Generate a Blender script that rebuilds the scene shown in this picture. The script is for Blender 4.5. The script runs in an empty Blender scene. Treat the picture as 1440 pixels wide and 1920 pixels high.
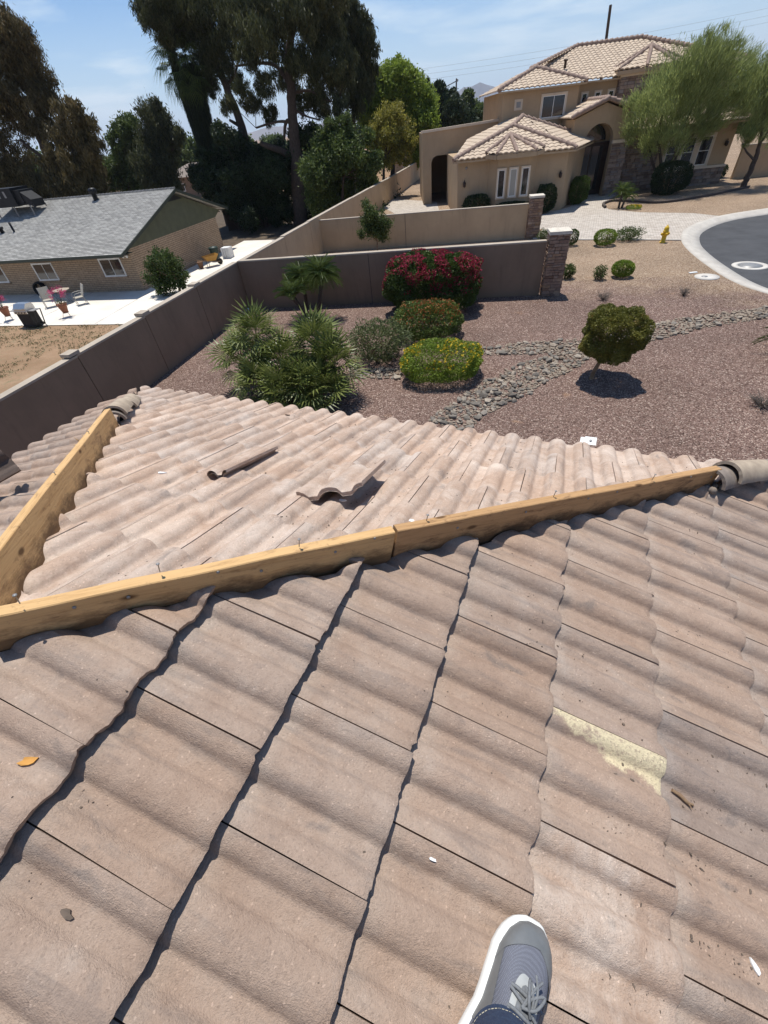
import bpy, bmesh, math, random
import numpy as np
from mathutils import Vector, Matrix, noise
S = bpy.context.scene
COL = S.collection
R = math.radians
# ------------------------------------------------------------------ camera, world, sun, exposure
cam_d = bpy.data.cameras.new('camera'); cam = bpy.data.objects.new('camera', cam_d); COL.objects.link(cam)
CR = ((0.92677515, 0.36627743, -0.08323863), (0.19348722, -0.65547163, -0.73001346), (-0.32194801, 0.66045272, -0.67834481))
m = Matrix(((CR[0][0], -CR[1][0], -CR[2][0], 0), (CR[0][1], -CR[1][1], -CR[2][1], 0), (CR[0][2], -CR[1][2], -CR[2][2], 5.0), (0, 0, 0, 1)))
cam.matrix_world = m
cam_d.sensor_fit = 'AUTO'; cam_d.sensor_width = 36; cam_d.lens = 781.7 / 1920 * 36
cam_d.clip_start = 0.02; cam_d.clip_end = 30000
S.camera = cam
SUN_EL, SUN_AZ = 73.0, -32.0        # azimuth clockwise from +Y
wd = bpy.data.worlds.new('World'); S.world = wd; wd.use_nodes = True
nt = wd.node_tree; N = nt.nodes; L = nt.links; N.clear()
out = N.new('ShaderNodeOutputWorld'); bg = N.new('ShaderNodeBackground'); bg.inputs[1].default_value = 0.090
sky = N.new('ShaderNodeTexSky'); sky.sky_type = 'NISHITA'; sky.sun_disc = False
sky.sun_elevation = R(SUN_EL); sky.sun_rotation = R(SUN_AZ); sky.altitude = 300; sky.air_density = 1.0; sky.dust_density = .6; sky.ozone_density = 2.5
tc = N.new('ShaderNodeTexCoord'); mp = N.new('ShaderNodeMapping'); mp.inputs['Scale'].default_value = (1.3, 4.2, 9.0); mp.inputs['Rotation'].default_value = (0.25, 0.35, 0.5)
nz = N.new('ShaderNodeTexNoise'); nz.inputs['Scale'].default_value = 1.7; nz.inputs['Detail'].default_value = 7; nz.inputs['Roughness'].default_value = .55; nz.inputs['Distortion'].default_value = .6
cr = N.new('ShaderNodeValToRGB'); cr.color_ramp.elements[0].position = .50; cr.color_ramp.elements[1].position = .70
cr.color_ramp.elements[1].color = (.55, .55, .55, 1)
mx = N.new('ShaderNodeMix'); mx.data_type = 'RGBA'; mx.inputs[7].default_value = (7.8, 9.2, 10.4, 1)
L.new(tc.outputs['Generated'], mp.inputs[0]); L.new(mp.outputs[0], nz.inputs['Vector']); L.new(nz.outputs[0], cr.inputs[0])

sz_ = N.new('ShaderNodeSeparateXYZ'); L.new(tc.outputs['Generated'], sz_.inputs[0])
ve = N.new('ShaderNodeMapRange'); ve.interpolation_type = 'SMOOTHSTEP'; ve.inputs[1].default_value = -.02; ve.inputs[2].default_value = .24; ve.inputs[3].default_value = .80; ve.inputs[4].default_value = 0; L.new(sz_.outputs[2], ve.inputs[0])
ad = N.new('ShaderNodeMath'); ad.operation = 'ADD'; ad.use_clamp = True; L.new(ve.outputs[0], ad.inputs[0]); L.new(cr.outputs[0], ad.inputs[1])
L.new(ad.outputs[0], mx.inputs[0]); tn = N.new('ShaderNodeMix'); tn.data_type = 'RGBA'; tn.blend_type = 'MULTIPLY'; tn.inputs[0].default_value = 1; tn.inputs[7].default_value = (.50, .86, 1.20, 1); L.new(sky.outputs[0], tn.inputs[6]); L.new(tn.outputs[2], mx.inputs[6]); L.new(mx.outputs[2], bg.inputs[0]); L.new(bg.outputs[0], out.inputs[0])
sd = bpy.data.lights.new('sun', 'SUN'); sd.energy = 4.9; sd.angle = R(.53); sd.color = (1, .965, .90)
sun = bpy.data.objects.new('sun', sd); COL.objects.link(sun)
sv = Vector((math.sin(R(SUN_AZ)) * math.cos(R(SUN_EL)), math.cos(R(SUN_AZ)) * math.cos(R(SUN_EL)), math.sin(R(SUN_EL))))
sun.rotation_euler = sv.to_track_quat('Z', 'Y').to_euler(); sun.location = (0, 0, 60)
S.view_settings.view_transform = 'Standard'; S.view_settings.look = 'None'; S.view_settings.gamma = 1; S.view_settings.use_curve_mapping = False
S.view_settings.exposure = 0.14
S.cycles.max_bounces = 6; S.cycles.transparent_max_bounces = 8; S.cycles.diffuse_bounces = 3

# ------------------------------------------------------------------ materials
def mat(name):
    m = bpy.data.materials.new(name); m.use_nodes = True
    return m, m.node_tree.nodes, m.node_tree.links, m.node_tree.nodes['Principled BSDF']
def setin(b, **k):
    for a, v in k.items():
        b.inputs[a.replace('_', ' ')].default_value = v
def c4(c): return (c[0], c[1], c[2], 1)
def tex_noise(N, L, vec, scale, detail=5, rough=.6, dist=0):
    n = N.new('ShaderNodeTexNoise'); n.inputs['Scale'].default_value = scale; n.inputs['Detail'].default_value = detail
    n.inputs['Roughness'].default_value = rough; n.inputs['Distortion'].default_value = dist
    if vec is not None: L.new(vec, n.inputs['Vector'])
    return n.outputs[0]
def ramp(N, L, fac, stops):
    r = N.new('ShaderNodeValToRGB'); e = r.color_ramp.elements
    while len(e) < len(stops): e.new(.5)
    for i, (p, c) in enumerate(stops):
        e[i].position = p; e[i].color = c4(c) if hasattr(c, '__len__') else (c, c, c, 1)
    L.new(fac, r.inputs[0]); return r.outputs[0]
def mixc(N, L, fac, a, b, mode='MIX'):
    x = N.new('ShaderNodeMix'); x.data_type = 'RGBA'; x.blend_type = mode
    for i, v in ((0, fac), (6, a), (7, b)):
        if isinstance(v, (int, float)): x.inputs[i].default_value = v
        elif isinstance(v, tuple): x.inputs[i].default_value = c4(v)
        else: L.new(v, x.inputs[i])
    return x.outputs[2]
def math_n(N, L, op, a, b=None, clamp=False):
    x = N.new('ShaderNodeMath'); x.operation = op; x.use_clamp = clamp
    for i, v in enumerate((a, b)):
        if v is None: continue
        if isinstance(v, (int, float)): x.inputs[i].default_value = v
        else: L.new(v, x.inputs[i])
    return x.outputs[0]
def bump(N, L, b, h, strength=.3, dist=.01):
    n = N.new('ShaderNodeBump'); n.inputs['Strength'].default_value = strength; n.inputs['Distance'].default_value = dist
    L.new(h, n.inputs['Height']); L.new(n.outputs[0], b.inputs['Normal'])
def coords(N, L, kind='Object', rnd=False, scale=None):
    t = N.new('ShaderNodeTexCoord'); v = t.outputs[kind]
    if rnd:
        oi = N.new('ShaderNodeObjectInfo'); a = N.new('ShaderNodeVectorMath'); a.operation = 'MULTIPLY_ADD'
        cx = N.new('ShaderNodeCombineXYZ'); L.new(oi.outputs['Random'], cx.inputs[0]); L.new(oi.outputs['Random'], cx.inputs[1])
        L.new(cx.outputs[0], a.inputs[0]); a.inputs[1].default_value = (37, 91, 13); L.new(v, a.inputs[2]); v = a.outputs[0]
    if scale:
        mp = N.new('ShaderNodeMapping'); mp.inputs['Scale'].default_value = scale; L.new(v, mp.inputs[0]); v = mp.outputs[0]
    return v
def simple(name, c1, c2=None, scale=6, rough=.8, bs=60, bstr=.15, bdist=.005, metal=0, spec=.3, rnd=False, stretch=None, detail=5):
    m, N, L, b = mat(name)
    setin(b, Roughness=rough, Metallic=metal, Specular_IOR_Level=spec)
    v = coords(N, L, 'Object', rnd, stretch)
    c2 = c2 or tuple(x * .75 for x in c1)
    L.new(ramp(N, L, tex_noise(N, L, v, scale, detail), [(.3, c2), (.7, c1)]), b.inputs['Base Color'])
    if bstr: bump(N, L, b, tex_noise(N, L, v, bs, 4), bstr, bdist)
    return m
def leafmat(name, dark, light, trans=.25, rough=.55, alt=None):
    m, N, L, b = mat(name); N.remove(b); o = N['Material Output']
    at = N.new('ShaderNodeAttribute'); at.attribute_name = 'tint'
    st = [(0, dark), (.85, light)]
    if alt: st += [(.97, alt)]
    col = ramp(N, L, at.outputs['Fac'], st)
    d = N.new('ShaderNodeBsdfPrincipled'); d.inputs['Roughness'].default_value = rough; d.inputs['Specular IOR Level'].default_value = .25
    t = N.new('ShaderNodeBsdfTranslucent'); x = N.new('ShaderNodeMixShader'); x.inputs[0].default_value = trans
    L.new(col, d.inputs['Base Color']); L.new(col, t.inputs[0]); L.new(d.outputs[0], x.inputs[1]); L.new(t.outputs[0], x.inputs[2]); L.new(x.outputs[0], o.inputs[0])
    return m
MT = {}
# concrete roof tile: sandy speckle, streaks along the slope, tint and dust per tile through the object colour
def tile_material(name, patch=False):
    m, N, L, b = mat(name); setin(b, Roughness=.88, Specular_IOR_Level=.25)
    v = coords(N, L, 'Object', True); raw = coords(N, L, 'Object')
    oi = N.new('ShaderNodeObjectInfo')
    base = ramp(N, L, tex_noise(N, L, v, 9, 6, .65), [(.3, (.350, .247, .184)), (.55, (.412, .300, .228)), (.75, (.445, .345, .275))])
    st = N.new('ShaderNodeMapping'); st.inputs['Scale'].default_value = (2.2, 15, 6); L.new(v, st.inputs[0])
    streak = ramp(N, L, tex_noise(N, L, st.outputs[0], 1.5, 5, .6, .4), [(.52, 0), (.68, 1)])
    base = mixc(N, L, math_n(N, L, 'MULTIPLY', streak, .5), base, (.20, .165, .145))
    dust = ramp(N, L, tex_noise(N, L, v, 4, 7, .7, .5), [(.45, 0), (.7, 1)])
    al = math_n(N, L, 'MULTIPLY', dust, oi.outputs['Alpha'])
    base = mixc(N, L, al, base, (.54, .445, .37))
    sx0 = N.new('ShaderNodeSeparateXYZ'); L.new(raw, sx0.inputs[0])
    lap = math_n(N, L, 'MULTIPLY', ramp(N, L, math_n(N, L, 'ADD', sx0.outputs[0], math_n(N, L, 'MULTIPLY', tex_noise(N, L, v, 22, 4), .05)), [(.035, 1), (.085, 0)]), .24)
    base = mixc(N, L, lap, base, (.50, .44, .38))
    sm = N.new('ShaderNodeMapping'); sm.inputs['Scale'].default_value = (3.5, 9, 5); L.new(v, sm.inputs[0])
    smear = ramp(N, L, tex_noise(N, L, sm.outputs[0], 1.1, 6, .62, .8), [(.60, 0), (.70, .62)])
    base = mixc(N, L, smear, base, (.185, .158, .142))
    if patch:
        sx = N.new('ShaderNodeSeparateXYZ'); L.new(raw, sx.inputs[0])
        # y 0..0.3 across, x 0..0.35 down the slope: a ragged wedge of old paint
        edge = math_n(N, L, 'ADD', math_n(N, L, 'MULTIPLY', sx.outputs[0], -.25), .278)
        edge = math_n(N, L, 'ADD', edge, math_n(N, L, 'MULTIPLY', math_n(N, L, 'SUBTRACT', tex_noise(N, L, raw, 11, 6, .7), .5), .20))
        msk = math_n(N, L, 'MULTIPLY', math_n(N, L, 'SUBTRACT', sx.outputs[1], edge), 55, True)
        msk = math_n(N, L, 'MULTIPLY', msk, ramp(N, L, tex_noise(N, L, raw, 120, 3), [(.32, .25), (.5, 1)]))
        base = mixc(N, L, msk, base, (.68, .58, .38))
    sp = N.new('ShaderNodeTexVoronoi'); sp.inputs['Scale'].default_value = 260; L.new(v, sp.inputs['Vector'])
    spk = ramp(N, L, sp.outputs['Color'], [(.0, .50), (.2, .86), (.5, 1.0), (.88, 1.10), (.95, 1.75)])
    base = mixc(N, L, .5, base, spk, 'MULTIPLY')
    wm = N.new('ShaderNodeTexVoronoi'); wm.inputs['Scale'].default_value = 36; L.new(v, wm.inputs['Vector'])
    base = mixc(N, L, math_n(N, L, 'MULTIPLY', ramp(N, L, wm.outputs['Distance'], [(.02, 1), (.09, 0)]), .35), base, (.16, .12, .10))
    base = mixc(N, L, 1.0, base, oi.outputs['Color'], 'MULTIPLY')
    L.new(base, b.inputs['Base Color'])
    h = math_n(N, L, 'ADD', tex_noise(N, L, v, 330, 3, .7), math_n(N, L, 'MULTIPLY', tex_noise(N, L, v, 45, 4), 1.3))
    bump(N, L, b, h, .8, .0045)
    return m
MT['tile'] = tile_material('concrete_tile'); MT['tile_patch'] = tile_material('concrete_tile_painted', True)
MT['felt'] = simple('roof_felt', (.03, .028, .027), (.015, .014, .014), 20, .95)
def wood(name, c1, c2, c3):
    m, N, L, b = mat(name); setin(b, Roughness=.75, Specular_IOR_Level=.25)
    v = coords(N, L, 'Object', False, (1.2, 22, 22))
    g = tex_noise(N, L, v, 3, 6, .65, 1.2)
    col = ramp(N, L, g, [(.25, c2), (.5, c1), (.75, tuple(x * 1.08 for x in c1))])
    v2 = coords(N, L, 'Object', False, (2.2, 7, 9))
    col = mixc(N, L, ramp(N, L, tex_noise(N, L, v2, 2.4, 5, .7, .6), [(.56, 0), (.72, .85)]), col, c3)
    vk = N.new('ShaderNodeTexVoronoi'); vk.inputs['Scale'].default_value = 3.3; L.new(coords(N, L, 'Object', False, (1, 3.2, 2.4)), vk.inputs['Vector'])
    col = mixc(N, L, ramp(N, L, vk.outputs['Distance'], [(.05, .9), (.10, 0)]), col, (.10, .05, .02))
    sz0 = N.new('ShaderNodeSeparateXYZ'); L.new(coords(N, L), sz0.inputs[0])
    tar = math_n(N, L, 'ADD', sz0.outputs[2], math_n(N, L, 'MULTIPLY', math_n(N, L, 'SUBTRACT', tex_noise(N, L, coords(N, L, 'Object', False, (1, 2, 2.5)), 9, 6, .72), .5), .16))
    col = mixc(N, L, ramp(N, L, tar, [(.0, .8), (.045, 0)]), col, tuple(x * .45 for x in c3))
    col = mixc(N, L, ramp(N, L, tex_noise(N, L, coords(N, L), 30, 5, .75), [(.60, 0), (.72, .45)]), col, tuple(x * .6 for x in c3))
    L.new(col, b.inputs['Base Color']); bump(N, L, b, g, .5, .006); return m
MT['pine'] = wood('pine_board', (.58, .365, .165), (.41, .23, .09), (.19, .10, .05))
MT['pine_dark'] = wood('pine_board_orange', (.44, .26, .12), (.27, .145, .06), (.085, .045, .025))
def stucco(name, c, var=.1, stain=.0):
    m, N, L, b = mat(name); setin(b, Roughness=.92, Specular_IOR_Level=.2)
    v = coords(N, L); n1 = tex_noise(N, L, v, .9, 6, .65)
    col = ramp(N, L, n1, [(.3, tuple(x * (1 - var) for x in c)), (.7, tuple(x * (1 + var * .5) for x in c))])
    st = tex_noise(N, L, coords(N, L, 'Object', False, (2.5, 2.5, .35)), 2.0, 5, .7)
    col = mixc(N, L, ramp(N, L, st, [(.52, 0), (.75, .35 + stain)]), col, tuple(x * .62 for x in c))
    L.new(col, b.inputs['Base Color']); bump(N, L, b, tex_noise(N, L, v, 90, 3), .35, .006); return m
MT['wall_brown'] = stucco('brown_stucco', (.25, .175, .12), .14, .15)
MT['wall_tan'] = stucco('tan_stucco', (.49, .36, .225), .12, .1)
MT['cap'] = stucco('wall_cap', (.42, .355, .28), .2)
MT['house_tan'] = stucco('house_stucco', (.41, .295, .185))
MT['trim'] = stucco('stucco_trim', (.62, .51, .39))
MT['white'] = simple('white_paint', (.80, .79, .76), (.68, .66, .62), 4, .5)
MT['pillar_cap'] = simple('pillar_cap_stone', (.66, .60, .50), (.50, .44, .36), 6, .85)
def stone_m(name, cols):
    m, N, L, b = mat(name); setin(b, Roughness=.9, Specular_IOR_Level=.25)
    oi = N.new('ShaderNodeObjectInfo'); col = ramp(N, L, oi.outputs['Random'], cols)
    v = coords(N, L, 'Object', True); n = tex_noise(N, L, v, 14, 6, .7)
    col = mixc(N, L, 1.0, col, ramp(N, L, n, [(.25, .55), (.7, 1.15)]), 'MULTIPLY'); L.new(col, b.inputs['Base Color'])
    bump(N, L, b, n, .6, .012); return m
MT['ledge'] = stone_m('ledge_stone', [(0, (.20, .115, .075)), (.3, (.36, .24, .17)), (.6, (.25, .165, .125)), (.8, (.44, .31, .22)), (1, (.31, .19, .11))])
MT['river'] = stone_m('river_stone', [(0, (.105, .09, .075)), (.3, (.27, .235, .195)), (.6, (.165, .145, .122)), (.85, (.42, .355, .28)), (1, (.24, .18, .13))])
MT['mortar'] = simple('mortar', (.10, .08, .07), (.06, .05, .045), 20, .95)
MT['asphalt'] = simple('asphalt', (.075, .075, .078), (.05, .05, .052), 1.3, .9, 160, .5, .006)
MT['concrete'] = simple('pale_concrete', (.60, .56, .50), (.48, .44, .39), 1.2, .9, 80, .2)
MT['patio'] = simple('patio_concrete', (.74, .69, .61), (.62, .56, .48), .8, .9, 80, .2)
MT['kerb'] = simple('kerb_concrete', (.52, .48, .42), (.42, .38, .33), 2.0, .9, 60, .3)
def gravel_m(name, purple_only=False):
    m, N, L, b = mat(name); setin(b, Roughness=.95, Specular_IOR_Level=.2)
    v = coords(N, L)
    vo = N.new('ShaderNodeTexVoronoi'); vo.inputs['Scale'].default_value = 46; L.new(v, vo.inputs['Vector'])
    vb = N.new('ShaderNodeTexVoronoi'); vb.inputs['Scale'].default_value = 21; L.new(v, vb.inputs['Vector'])
    s1 = N.new('ShaderNodeSeparateColor'); L.new(vo.outputs['Color'], s1.inputs[0])
    pur = ramp(N, L, s1.outputs[0], [(0, (.08, .047, .036)), (.3, (.155, .096, .076)), (.65, (.22, .143, .113)), (.88, (.31, .215, .175)), (1, (.52, .41, .33))])
    tan = ramp(N, L, s1.outputs[0], [(0, (.18, .115, .07)), (.4, (.30, .205, .13)), (.75, (.39, .28, .19)), (1, (.56, .45, .34))])
    if purple_only is None: col = tan
    else:
        sx = N.new('ShaderNodeSeparateXYZ'); L.new(v, sx.inputs[0])
        nb = tex_noise(N, L, v, .55, 5, .6)
        f = math_n(N, L, 'ADD', math_n(N, L, 'MULTIPLY', math_n(N, L, 'SUBTRACT', nb, .5), 7.5), sx.outputs[1])
        f = math_n(N, L, 'ADD', f, math_n(N, L, 'MULTIPLY', sx.outputs[0], .12))
        f = math_n(N, L, 'MULTIPLY', math_n(N, L, 'SUBTRACT', f, 17.2), .33, True)
        col = mixc(N, L, f, pur, tan)
        # bare reddish soil showing through in patches
        soil = ramp(N, L, tex_noise(N, L, v, .8, 6, .7, .3), [(.63, 0), (.74, .85)])
        col = mixc(N, L, soil, col, (.40, .235, .135))
    big = ramp(N, L, tex_noise(N, L, v, .35, 5, .6), [(.3, .8), (.7, 1.12)])
    col = mixc(N, L, 1.0, col, big, 'MULTIPLY')
    col = mixc(N, L, 1.0, col, ramp(N, L, tex_noise(N, L, v, 9, 4, .7), [(.3, .78), (.7, 1.15)]), 'MULTIPLY')
    L.new(col, b.inputs['Base Color'])
    h = math_n(N, L, 'ADD', math_n(N, L, 'MULTIPLY', vo.outputs['Distance'], -1.0), math_n(N, L, 'MULTIPLY', vb.outputs['Distance'], -1.0))
    bump(N, L, b, h, .9, .022); return m
MT['gravel'] = gravel_m('yard_gravel'); MT['gravel_tan'] = gravel_m('tan_gravel', None)
def dirt_m():
    m, N, L, b = mat('dry_dirt'); setin(b, Roughness=.97, Specular_IOR_Level=.1); v = coords(N, L)
    col = ramp(N, L, tex_noise(N, L, v, .5, 7, .7), [(.3, (.23, .145, .085)), (.6, (.32, .21, .13)), (.8, (.40, .285, .19))])
    gr = math_n(N, L, 'MULTIPLY', ramp(N, L, tex_noise(N, L, v, .7, 4), [(.45, 0), (.62, 1)]), ramp(N, L, tex_noise(N, L, v, 5, 6, .7), [(.5, 0), (.62, .7)]))
    col = mixc(N, L, gr, col, (.17, .16, .085)); L.new(col, b.inputs['Base Color']); bump(N, L, b, tex_noise(N, L, v, 14, 6, .7), .8, .05); return m
MT['dirt'] = dirt_m()
def brick_m(name, c1, c2, mortar, bw, bh, ms=.012, axis='XZ', bs=.5):
    m, N, L, b = mat(name); setin(b, Roughness=.92, Specular_IOR_Level=.2); v = coords(N, L)
    sx = N.new('ShaderNodeSeparateXYZ'); L.new(v, sx.inputs[0]); cx = N.new('ShaderNodeCombineXYZ')
    if axis == 'XZ': L.new(math_n(N, L, 'ADD', sx.outputs[0], sx.outputs[1]), cx.inputs[0]); L.new(sx.outputs[2], cx.inputs[1])
    elif axis == 'XY': L.new(sx.outputs[0], cx.inputs[0]); L.new(sx.outputs[1], cx.inputs[1])
    k = N.new('ShaderNodeTexBrick'); L.new(cx.outputs[0], k.inputs['Vector']); k.inputs['Scale'].default_value = 1
    k.inputs['Color1'].default_value = c4(c1); k.inputs['Color2'].default_value = c4(c2); k.inputs['Mortar'].default_value = c4(mortar)
    k.inputs['Mortar Size'].default_value = ms; k.inputs['Brick Width'].default_value = bw; k.inputs['Row Height'].default_value = bh; k.inputs['Bias'].default_value = 0
    col = mixc(N, L, 1.0, k.outputs['Color'], ramp(N, L, tex_noise(N, L, v, 3, 6, .7), [(.3, .8), (.7, 1.15)]), 'MULTIPLY')
    L.new(col, b.inputs['Base Color']); bump(N, L, b, math_n(N, L, 'MULTIPLY', k.outputs['Fac'], -1), bs, .02); return m
MT['brick'] = brick_m('slump_block', (.43, .32, .22), (.38, .275, .185), (.20, .145, .095), .42, .11, .016)
MT['paver'] = brick_m('paver', (.56, .50, .43), (.43, .37, .31), (.27, .23, .19), .24, .13, .012, 'XY')
MT['shingle'] = brick_m('asphalt_shingle', (.45, .435, .40), (.29, .28, .26), (.17, .165, .155), .33, .15, .012, 'XY', .6)
MT['far_tile'] = simple('pale_clay_tile', (.57, .455, .335), (.41, .315, .23), 2.5, .85, 30, .2)
MT['ridge_tile'] = simple('ridge_cap_tile', (.36, .255, .20), (.20, .14, .11), 5, .85, 30, .2)
MT['red_tile'] = simple('red_clay_tile', (.45, .25, .18), None, 3, .85)
MT['green_siding'] = simple('green_siding', (.10, .105, .065), (.075, .08, .05), 2, .8)
MT['dark_trim'] = simple('dark_green_trim', (.05, .06, .045), None, 4, .6)
def glass_m(name, c, rough=.06):
    m, N, L, b = mat(name); setin(b, Base_Color=c4(c), Roughness=rough, Specular_IOR_Level=.8); return m
MT['glass'] = glass_m('window_glass', (.02, .022, .025)); MT['glass_pale'] = glass_m('window_glass_shade', (.30, .29, .26), .2)
MT['black'] = simple('black_paint', (.018, .018, .019), (.010, .010, .011), 8, .5, bstr=0)
MT['steel'] = simple('brushed_steel', (.62, .62, .61), (.52, .52, .51), 8, .3, metal=.9, bstr=0)
MT['grey_metal'] = simple('grey_metal', (.33, .32, .30), (.26, .25, .24), 8, .5, metal=.4, bstr=0)
MT['bronze'] = simple('bronze_lamp', (.05, .03, .02), None, 8, .5, bstr=0)
MT['hydrant'] = simple('yellow_enamel', (.70, .45, .03), (.60, .37, .025), 10, .45, bstr=.1)
MT['terracotta'] = simple('terracotta', (.27, .11, .065), None, 6, .85)
MT['sling'] = simple('tan_sling_fabric', (.42, .38, .31), None, 20, .9)
MT['bark'] = simple('dark_bark', (.115, .085, .065), (.05, .036, .028), 6, .95, 14, .9, .05, stretch=(3, 3, .6))
MT['bark_pale'] = simple('grey_bark', (.28, .235, .19), (.15, .12, .10), 6, .95, 14, .9, .04, stretch=(3, 3, .6))
MT['bark_tan'] = simple('tan_bark', (.30, .20, .12), (.19, .12, .07), 8, .95, 20, .7, .02)
MT['pole'] = simple('weathered_pole', (.10, .07, .05), None, 3, .95)
MT['plastic_white'] = simple('white_plastic', (.82, .82, .80), (.76, .76, .74), 3, .4, bstr=0)
MT['yellow_paint'] = simple('yellow_barrow_paint', (.40, .21, .04), None, 5, .5, bstr=0)
MT['bin_green'] = simple('dark_green_plastic', (.03, .05, .04), None, 5, .5, bstr=0)
MT['rust'] = simple('rusty_iron', (.18, .10, .06), None, 15, .9)
MT['debris'] = simple('dry_debris', (.17, .13, .10), (.09, .07, .055), 30, .95, rnd=True)
MT['chip'] = simple('fresh_wood_chip', (.62, .33, .09), (.50, .24, .06), 30, .9)
MT['mountain'] = simple('mountain_rock', (.30, .24, .21), (.20, .165, .15), .004, .95, .02, .6, 20)
MT['cap_cream'] = simple('cream_cap_tile', (.44, .355, .26), (.28, .22, .165), 14, .9, 300, .4, .003)
MT['mortar_grey'] = simple('old_mortar', (.27, .22, .18), (.17, .14, .115), 20, .95)
LF = dict(
    euc=leafmat('eucalypt_leaf', (.018, .026, .010), (.11, .115, .045), .3, alt=(.22, .20, .075)),
    brown=leafmat('brown_green_leaf', (.04, .036, .016), (.17, .13, .055), .25, alt=(.24, .165, .07)),
    green=leafmat('green_leaf', (.03, .052, .014), (.125, .165, .042), .3),
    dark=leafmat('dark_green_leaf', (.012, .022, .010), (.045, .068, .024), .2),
    bright=leafmat('bright_green_leaf', (.075, .125, .016), (.30, .38, .06), .45, alt=(.42, .46, .10)),
    yellow=leafmat('yellow_green_leaf', (.10, .105, .016), (.38, .34, .07), .45, alt=(.48, .36, .10)),
    mesq=leafmat('mesquite_leaf', (.13, .16, .05), (.36, .41, .14), .45, alt=(.46, .48, .18)),
    hedge=leafmat('hedge_leaf', (.022, .042, .010), (.10, .145, .03), .2),
    lime=leafmat('lime_leaf', (.06, .105, .012), (.27, .35, .045), .25),
    olive=leafmat('olive_leaf', (.04, .065, .012), (.15, .20, .04), .2),
    grey=leafmat('grey_green_leaf', (.045, .062, .022), (.175, .20, .075), .2),
    tri=leafmat('round_tree_leaf', (.06, .07, .014), (.29, .265, .055), .2, alt=(.24, .17, .045)),
    citrus=leafmat('citrus_leaf', (.02, .04, .010), (.085, .125, .03), .25),
    red=leafmat('magenta_bract', (.22, .014, .035), (.46, .035, .085), .3, .6),
    rust=leafmat('rust_bloom', (.22, .06, .02), (.38, .14, .035), .2, .6),
    gold=leafmat('gold_bloom', (.55, .36, .02), (.75, .52, .03), .2, .6),
    pink=leafmat('pink_petal', (.40, .05, .12), (.60, .10, .22), .3, .6),
    fan=leafmat('fan_palm_leaf', (.045, .072, .012), (.21, .235, .065), .2, .4, alt=(.36, .32, .17)),
    dead=leafmat('dead_palm_leaf', (.10, .075, .045), (.24, .19, .12), .15, .8),
    date=leafmat('date_palm_leaf', (.035, .06, .015), (.16, .205, .055), .2, .45),
    twig=leafmat('dry_twig', (.06, .045, .035), (.17, .135, .11), .05, .9),
    grass=leafmat('weed_leaf', (.07, .075, .03), (.19, .185, .085), .2, .8))

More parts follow.
